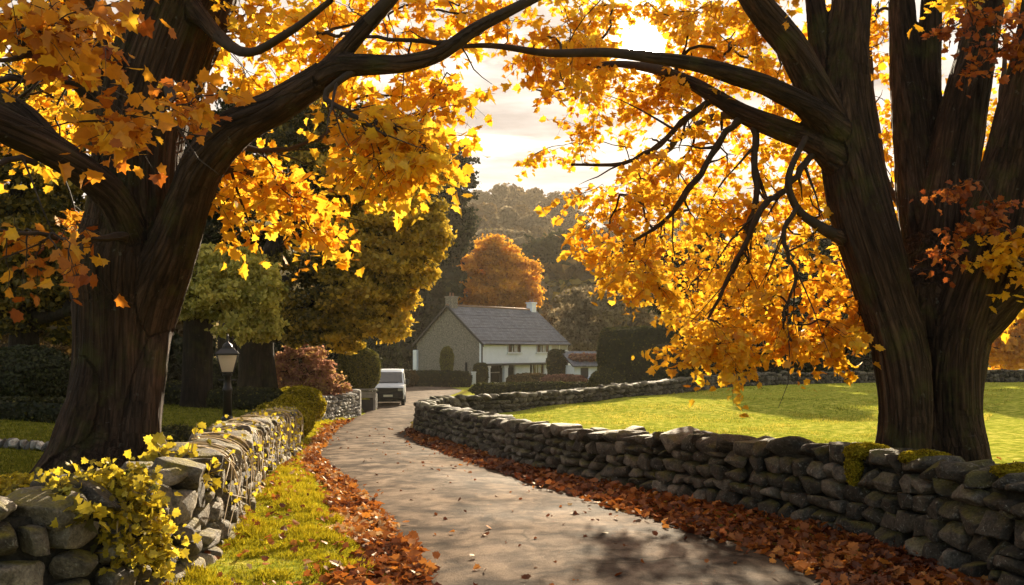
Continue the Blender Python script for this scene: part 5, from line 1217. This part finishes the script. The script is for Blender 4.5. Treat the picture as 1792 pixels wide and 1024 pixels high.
ivy_run([P(250, 850, 7.7), P(215, 880, 7.4), P(205, 930, 7.3), P(215, 975, 7.3)], 16, 0.066, 0.075, 0.45)
ivy_run([P(130, 850, 7.4), P(110, 880, 7.0), P(150, 900, 6.9)], 6, 0.11, 0.05, 0.35)
lv.build('leaves', M['leaf_ivy'], iv, False); stm.build('stem', M['twig_pale'], iv)
iv2 = empty('ivy_plant', (0, 0, 0), 0, 'thin pale creeper stems and sparse yellow leaves over the middle of the left wall', 'plant')
lv, stm = Geo(), Geo()
at, Z, H, L = W2
for k in range(56):
    q = rng.uniform(0.5, L * 0.62); x, y, t, n_ = at(q)
    side = -n_ if (-n_)[0] > 0 else n_
    top = np.array([x, y, Z(q) + H(q / L) + 0.05]) + side * 0.1
    pts = [top - side * 0.3, top, top + side * 0.28 + t * rng.normal() * 0.15 - [0, 0, 0.12], top + side * 0.34 + t * rng.normal() * 0.3 - [0, 0, 0.4], top + side * 0.38 + t * rng.normal() * 0.4 - [0, 0, rng.uniform(0.6, 1.0)]]
    ivy_run(pts, int(rng.choice([0, 0, 0, 1])), 0.07, 0.05, 0.6)
for (px, py) in ((345, 740), (300, 775), (262, 800), (330, 790), (372, 800), (285, 760)):
    d = 9.3 + rng.uniform(-0.3, 0.8); b = P(px - 25, 850, d); tip = P(px, py, d)
    ivy_run([b, b * 0.5 + tip * 0.5 + rng.normal(size=3) * 0.05, tip], 1, 0.09, 0.03, 0.65)
for (px, py) in ((270, 790), (310, 800), (330, 815), (360, 830), (300, 830)): ivy_run([P(px - 10, py + 30, 9.6), P(px, py, 9.5), P(px + 15, py + 8, 9.4)], 3, 0.12, 0.05, 0.55)
lv.build('leaves', M['leaf_ivy'], iv2, False); stm.build('stem', M['twig_pale'], iv2)
# sunlit ground cover at the left frame edge
c_ = P(25, 870, 9.0)
bush('ground_ivy', 'yellow sunlit ground-cover clump at the left edge behind the wall', 'plant', c_ + [-.1, 0.2, -0.2], (0.55, 0.45, 0.16), 'leaf_ivy', 3500, 0.06, 0.6, 1.0, 0.3)

# ------------------------------------------------------------------ grass and fallen leaves
BLADE = np.array([(-0.5, 0, 0), (0.5, 0, 0), (0.28, 0.55, 0.10), (0, 1.0, 0.34), (-0.28, 0.55, 0.10)])
BLADE_F = [np.array([[0, 1, 2, 3, 4]])]
def blades(g, xy, h, w, tint, lean=0.5, dz=0.0):
    n = len(xy); z = terrain(xy[:, 0], xy[:, 1]) + dz
    pos = np.c_[xy, z - 0.01]; a = np.zeros((n, 3)); a[:, 2] = 1; a[:, :2] = rng.normal(size=(n, 2)) * lean
    a /= np.linalg.norm(a, axis=1)[:, None]
    nr = rng.normal(size=(n, 3)); nr[:, 2] *= 0.2; nr -= a * (nr * a).sum(1)[:, None]; nr /= np.linalg.norm(nr, axis=1)[:, None]
    x = np.cross(a, nr); h = h * rng.uniform(0.5, 1.4, n); w = np.broadcast_to(w, (n,))
    V = pos[:, None] + BLADE[None, :, 0, None] * (w[:, None, None] * x[:, None]) + h[:, None, None] * (BLADE[None, :, 1, None] * a[:, None] + BLADE[None, :, 2, None] * nr[:, None])
    g.add(V.reshape(-1, 3), [(BLADE_F[0][None] + (np.arange(n) * 5)[:, None, None]).reshape(-1, 5)], np.repeat(tint, 5))

def strip_points(Lp, Rp, n, dens_pow=1.6, y0=5.5, y1=60, lo=0.0, hi=1.0, edge=1.0):
    """random points between two polylines given as x(y), denser near the camera."""
    u = rng.random(n); p = 1 - dens_pow
    y = (y0 ** p + u * (y1 ** p - y0 ** p)) ** (1 / p)
    xl, xr = Lp(y), Rp(y); t = lo + (hi - lo) * rng.random(n) ** edge
    return np.c_[xl + (xr - xl) * t, y], xr - xl, t
lw_y = np.array([6.0, *LW[:7][::-1][:, 1][1:], 24, 28, 31, 40, 42, 46]); 
def left_wall_face(y): return np.interp(y, [5.5, 7.7, 8.8, 10.3, 12, 15, 19.5, 22.6, 26, 28.5, 31, 36, 40.5, 42, 46], [-3.0, -3.1, -3.1, -3.28, -3.6, -4.2, -4.95, -5.45, -6.1, -6.7, -7.45, -7.2, -6.95, -7.6, -8.8])
def road_left(y): return np.interp(y, ROADL_S[:, 1], ROADL_S[:, 0])
def road_right(y): return np.interp(y, ROADR_S[:, 1], ROADR_S[:, 0])
rwf = RWS[: int(np.argmax(RWS[:, 1] > 32))]
def right_wall_face(y): return np.interp(y, rwf[:, 1], rwf[:, 0]) - 0.38
# verge
xy, w, t = strip_points(left_wall_face, road_left, 150000, 1.5, 5.6, 41)
m_leafw = np.interp(xy[:, 1], [6, 9, 14, 20, 30], [0.80, .85, .5, .3, .4])       # width of the leaf drift along the road
d_road = road_left(xy[:, 1]) - xy[:, 0]
wn = fbm(np.c_[xy * 1.1, 0 * xy[:, :1]], 17) - 0.5
keep = d_road > m_leafw * (0.72 + 0.9 * wn) 
xy, d_road = xy[keep], d_road[keep]
cl = fbm(np.c_[xy * 2.6, 0 * xy[:, :1]], 23, 3)
h = 0.035 + 0.075 * sstep(0.35, 0.7, cl)
bare = sstep(0.30, 0.42, fbm(np.c_[xy * 1.7, 0 * xy[:, :1] + 5], 29, 3))
sel = rng.random(len(xy)) < 0.25 + 0.75 * bare
g = Geo(); xy, cl, h = xy[sel], cl[sel], h[sel]
blades(g, xy, h, 0.009 * (xy[:, 1] / 9) ** 0.6 * rng.uniform(0.7, 1.5, len(xy)), np.clip(0.45 + 0.9 * (cl - 0.5) + rng.normal(0, 0.16, len(xy)), 0, 1), 0.65)
tag(g.build('verge_grass', M['grass_verge'], None, False), 'bright yellow-green mossy grass verge between the left wall and the lane', None, None, 'stuff')
# field
n = 190000
u = rng.random(n); p_ = 1 - 1.7; y = (12.0 ** p_ + u * (62.0 ** p_ - 12.0 ** p_)) ** (1 / p_)
x = (-4 + rng.random(n) * 0 + rng.uniform(-0.12, 0.66, n) * y)
xy = np.c_[x, y]; k = inside(xy, FIELDP); xy = xy[k]
dW, _ = pl_dist(xy, RWS); xy = xy[dW > 0.3]
cl = fbm(np.c_[xy * 0.8, 0 * xy[:, :1]], 33, 4); cl2 = fbm(np.c_[xy * 0.22, 0 * xy[:, :1]], 37, 2)
sel = rng.random(len(xy)) < 0.35 + 0.65 * sstep(0.35, 0.6, cl); xy, cl, cl2 = xy[sel], cl[sel], cl2[sel]
g = Geo(); blades(g, xy, 0.04 + 0.07 * sstep(0.5, 0.75, cl), 0.012 * (xy[:, 1] / 14), np.clip(0.5 + 0.7 * (cl - 0.5) + 0.6 * (cl2 - 0.5) + rng.normal(0, 0.15, len(xy)), 0, 1), 0.6)
tag(g.build('field_grass', M['grass_field'], None, False), 'short grass of the walled field', None, None, 'stuff')
# lawn left
n = 70000
u = rng.random(n); y = (7.0 ** p_ + u * (45.0 ** p_ - 7.0 ** p_)) ** (1 / p_); x = -rng.uniform(0.2, 0.66, n) * y
xy = np.c_[x, y]; dg, sg = pl_dist(xy, GARDEN_EDGE); xy = xy[inside(xy, GARDENP) & (dg > 0.6)]
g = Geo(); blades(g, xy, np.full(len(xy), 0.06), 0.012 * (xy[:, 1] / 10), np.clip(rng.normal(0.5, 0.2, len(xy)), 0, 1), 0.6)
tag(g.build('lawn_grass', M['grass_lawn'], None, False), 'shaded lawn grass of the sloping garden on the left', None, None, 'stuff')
# fallen leaves
def litter(xy, size, zoff, g, tm=0.45):
    n = len(xy); z = terrain(xy[:, 0], xy[:, 1])
    rin = inside(xy, ROADPOLY); z = np.where(rin, np.interp(xy[:, 1], _ZY, _ZZ) + 0.06, z)
    put_leaves(g, np.c_[xy, z + zoff], rdir(n, 1.3), size * rng.uniform(0.6, 1.35, n), np.clip(tm + 0.3 * (vnoise(np.c_[xy * 1.4, 0 * xy[:, :1]], 3) - 0.5) * 2 + rng.normal(0, 0.22, n), 0, 1), MAPLE, MAPLE_F)
g = Geo()
n = 9500; xy, w, t = strip_points(right_wall_face, road_right, n, 1.35, 6, 31, 0, 1)
wn = fbm(np.c_[xy * 1.2, 0 * xy[:, :1]], 51) - 0.5
xy[:, 0] += 0.25 * np.minimum(0, wn) * 2 * t
k = rng.random(n) < np.interp(t, [0, .8, 1], [1, 1, .55]); xy = xy[k]
litter(xy, 0.105, rng.uniform(0, 0.07, len(xy)), g, 0.24)
tag(g.build('fallen_leaves', M['leaf_litter'], None, False), 'drift of rust brown fallen leaves along the foot of the long curving wall', None, None, 'stuff')
g = Geo()
n = 5200; y = 5.6 + (36 - 5.6) * rng.random(n) ** 1.9; wl = np.interp(y, [6, 9, 14, 20, 30], [0.72, .72, .45, .30, .5])
wob = (fbm(np.c_[y[:, None] * 1.3, 0 * y[:, None], 0 * y[:, None]], 61) - 0.5)
x = road_left(y) + 0.22 - wl * (1.15 + wob) * rng.random(n) ** 0.85
litter(np.c_[x, y], 0.11, rng.uniform(0, 0.07, n), g, 0.55)
n = 480; y = 6 + 17 * rng.random(n) ** 1.6; x = left_wall_face(y) + (road_left(y) - left_wall_face(y)) * rng.random(n)
litter(np.c_[x, y], 0.08, rng.uniform(0.05, 0.10, n), g, 0.45)
tag(g.build('fallen_leaves', M['leaf_litter'], None, False), 'red and orange fallen leaves along the lane edge beside the grass verge', None, None, 'stuff')
g = Geo()
n = 1500; xy = np.c_[5.6 + rng.normal(size=n) * 2.8, 13.5 + rng.normal(size=n) * 3.0]; dW, _ = pl_dist(xy, RWS); xy = xy[inside(xy, FIELDP) & (dW > 0.45)]
litter(xy, 0.10, rng.uniform(0.03, 0.08, len(xy)), g, 0.6)
tag(g.build('fallen_leaves', M['leaf_litter'], None, False), 'orange leaves lying in the grass under the multi-stemmed maple', None, None, 'stuff')
g = Geo()
n = 420; y = 5.5 + 26 * rng.random(n) ** 1.7; t = rng.random(n); t = np.where(rng.random(n) < 0.6, t ** 3, 1 - t ** 4 * 0.5) * 0.98
litter(np.c_[road_left(y) * (1 - t) + road_right(y) * t, y], 0.075, np.full(n, 0.008), g, 0.35)
tag(g.build('scattered_leaves', M['leaf_litter'], None, False), 'single brown leaves scattered over the tarmac', None, None, 'stuff')

# ------------------------------------------------------------------ haze, sky, sun, camera
def haze():
    g = Geo(); box(g, (0, 350, 55), (1330, 840, 116)); m, nt, out = mat('haze_air'); t = NT(nt)
    v = t.n('ShaderNodeVolumePrincipled'); v.inputs['Color'].default_value = (1.0, 0.88, 0.70, 1); v.inputs['Density'].default_value = 0.00015; v.inputs['Anisotropy'].default_value = 0.35
    t.l(v.outputs[0], out.inputs['Volume'])
    tag(g.build('haze', m, None, False), 'warm thin autumn haze in the valley air', None, None, 'stuff')
haze()

w = bpy.data.worlds.new('World'); SC.world = w; w.use_nodes = True
nt = w.node_tree; t = NT(nt)
for n in list(nt.nodes): nt.nodes.remove(n)
out = nt.nodes.new('ShaderNodeOutputWorld'); bg = nt.nodes.new('ShaderNodeBackground'); t.l(bg.outputs[0], out.inputs['Surface'])
el = math.asin(SUN[2]); az = math.atan2(SUN[0], SUN[1])
sky = nt.nodes.new('ShaderNodeTexSky'); sky.sky_type = 'NISHITA'; sky.sun_disc = False; sky.sun_elevation = el; sky.sun_rotation = az; sky.air_density = 1.3; sky.dust_density = 1.0; sky.ozone_density = 1.0
gen = nt.nodes.new('ShaderNodeTexCoord').outputs['Generated']
dv = t.n('ShaderNodeVectorMath', operation='DOT_PRODUCT'); t.l(gen, dv.inputs[0]); dv.inputs[1].default_value = SUN.tolist()
dot = t.math('MAXIMUM', dv.outputs['Value'], 0.0)
cl = t.noise(t.scale(gen, (2.2, 2.2, 9.0)), 1.6, 7, 0.55, 0.5)
cf = t.ramp(cl, [(0.25, (0, 0, 0)), (0.42, (1, 1, 1))])
ccol = t.ramp(t.noise(t.scale(gen, (2.0, 2.0, 13.0)), 2.3, 6), [(0.36, (3.9, 3.4, 3.1)), (0.58, (7.2, 6.5, 5.9))])
sunward = t.ramp(t.math('ADD', t.math('MULTIPLY', dv.outputs['Value'], 0.5), 0.5), [(0.35, (0.15, 0.15, 0.15)), (0.75, (1.0, 1.0, 1.0))])
c = t.mix(t.math('MULTIPLY', cf, sunward), sky.outputs[0], ccol)
a1 = t.math('MULTIPLY', t.math('POWER', dot, 24.0), 0.6); a2 = t.math('MULTIPLY', t.math('POWER', dot, 1500.0), 26.0)
disc = t.math('MULTIPLY', t.math('GREATER_THAN', dot, math.cos(math.radians(1.0))), 1500.0)
glow = t.math('ADD', t.math('ADD', a1, a2), disc)
gc = t.mix(1.0, (1.0, 0.86, 0.66), t.n('ShaderNodeCombineColor', i_Red=glow, i_Green=glow, i_Blue=glow).outputs[0], 'MULTIPLY')
c = t.mix(1.0, c, gc, 'ADD')
t.l(c, bg.inputs['Color']); bg.inputs['Strength'].default_value = 0.053

sd = bpy.data.lights.new('sun', 'SUN'); sd.energy = 5.0; sd.angle = math.radians(0.6); sd.color = (1.0, 0.83, 0.59)
so = bpy.data.objects.new('sun', sd); COL.objects.link(so); so.rotation_euler = Vector((-SUN).tolist()).to_track_quat('-Z', 'Y').to_euler(); so.location = (30, 200, 70)

cam = bpy.data.cameras.new('camera'); co = bpy.data.objects.new('camera', cam); COL.objects.link(co); SC.camera = co
co.location = (0, 0, CAMZ); co.rotation_euler = (math.radians(90), 0, 0)
cam.sensor_width = 36; cam.lens = F / 1792 * 36; cam.shift_y = (HZ - 512) / 1792; cam.clip_start = 0.05; cam.clip_end = 3000

SC.view_settings.view_transform = 'Standard'; SC.view_settings.look = 'None'; SC.view_settings.gamma = 1.0; SC.view_settings.exposure = 1.6
SC.render.engine = 'CYCLES'
cy = SC.cycles; cy.use_denoising = True
try: cy.denoiser = 'OPENIMAGEDENOISE'
except Exception: pass
cy.max_bounces = 7; cy.diffuse_bounces = 3; cy.glossy_bounces = 2; cy.transmission_bounces = 5; cy.volume_bounces = 0; cy.sample_clamp_indirect = 6.0
cy.use_adaptive_sampling = True
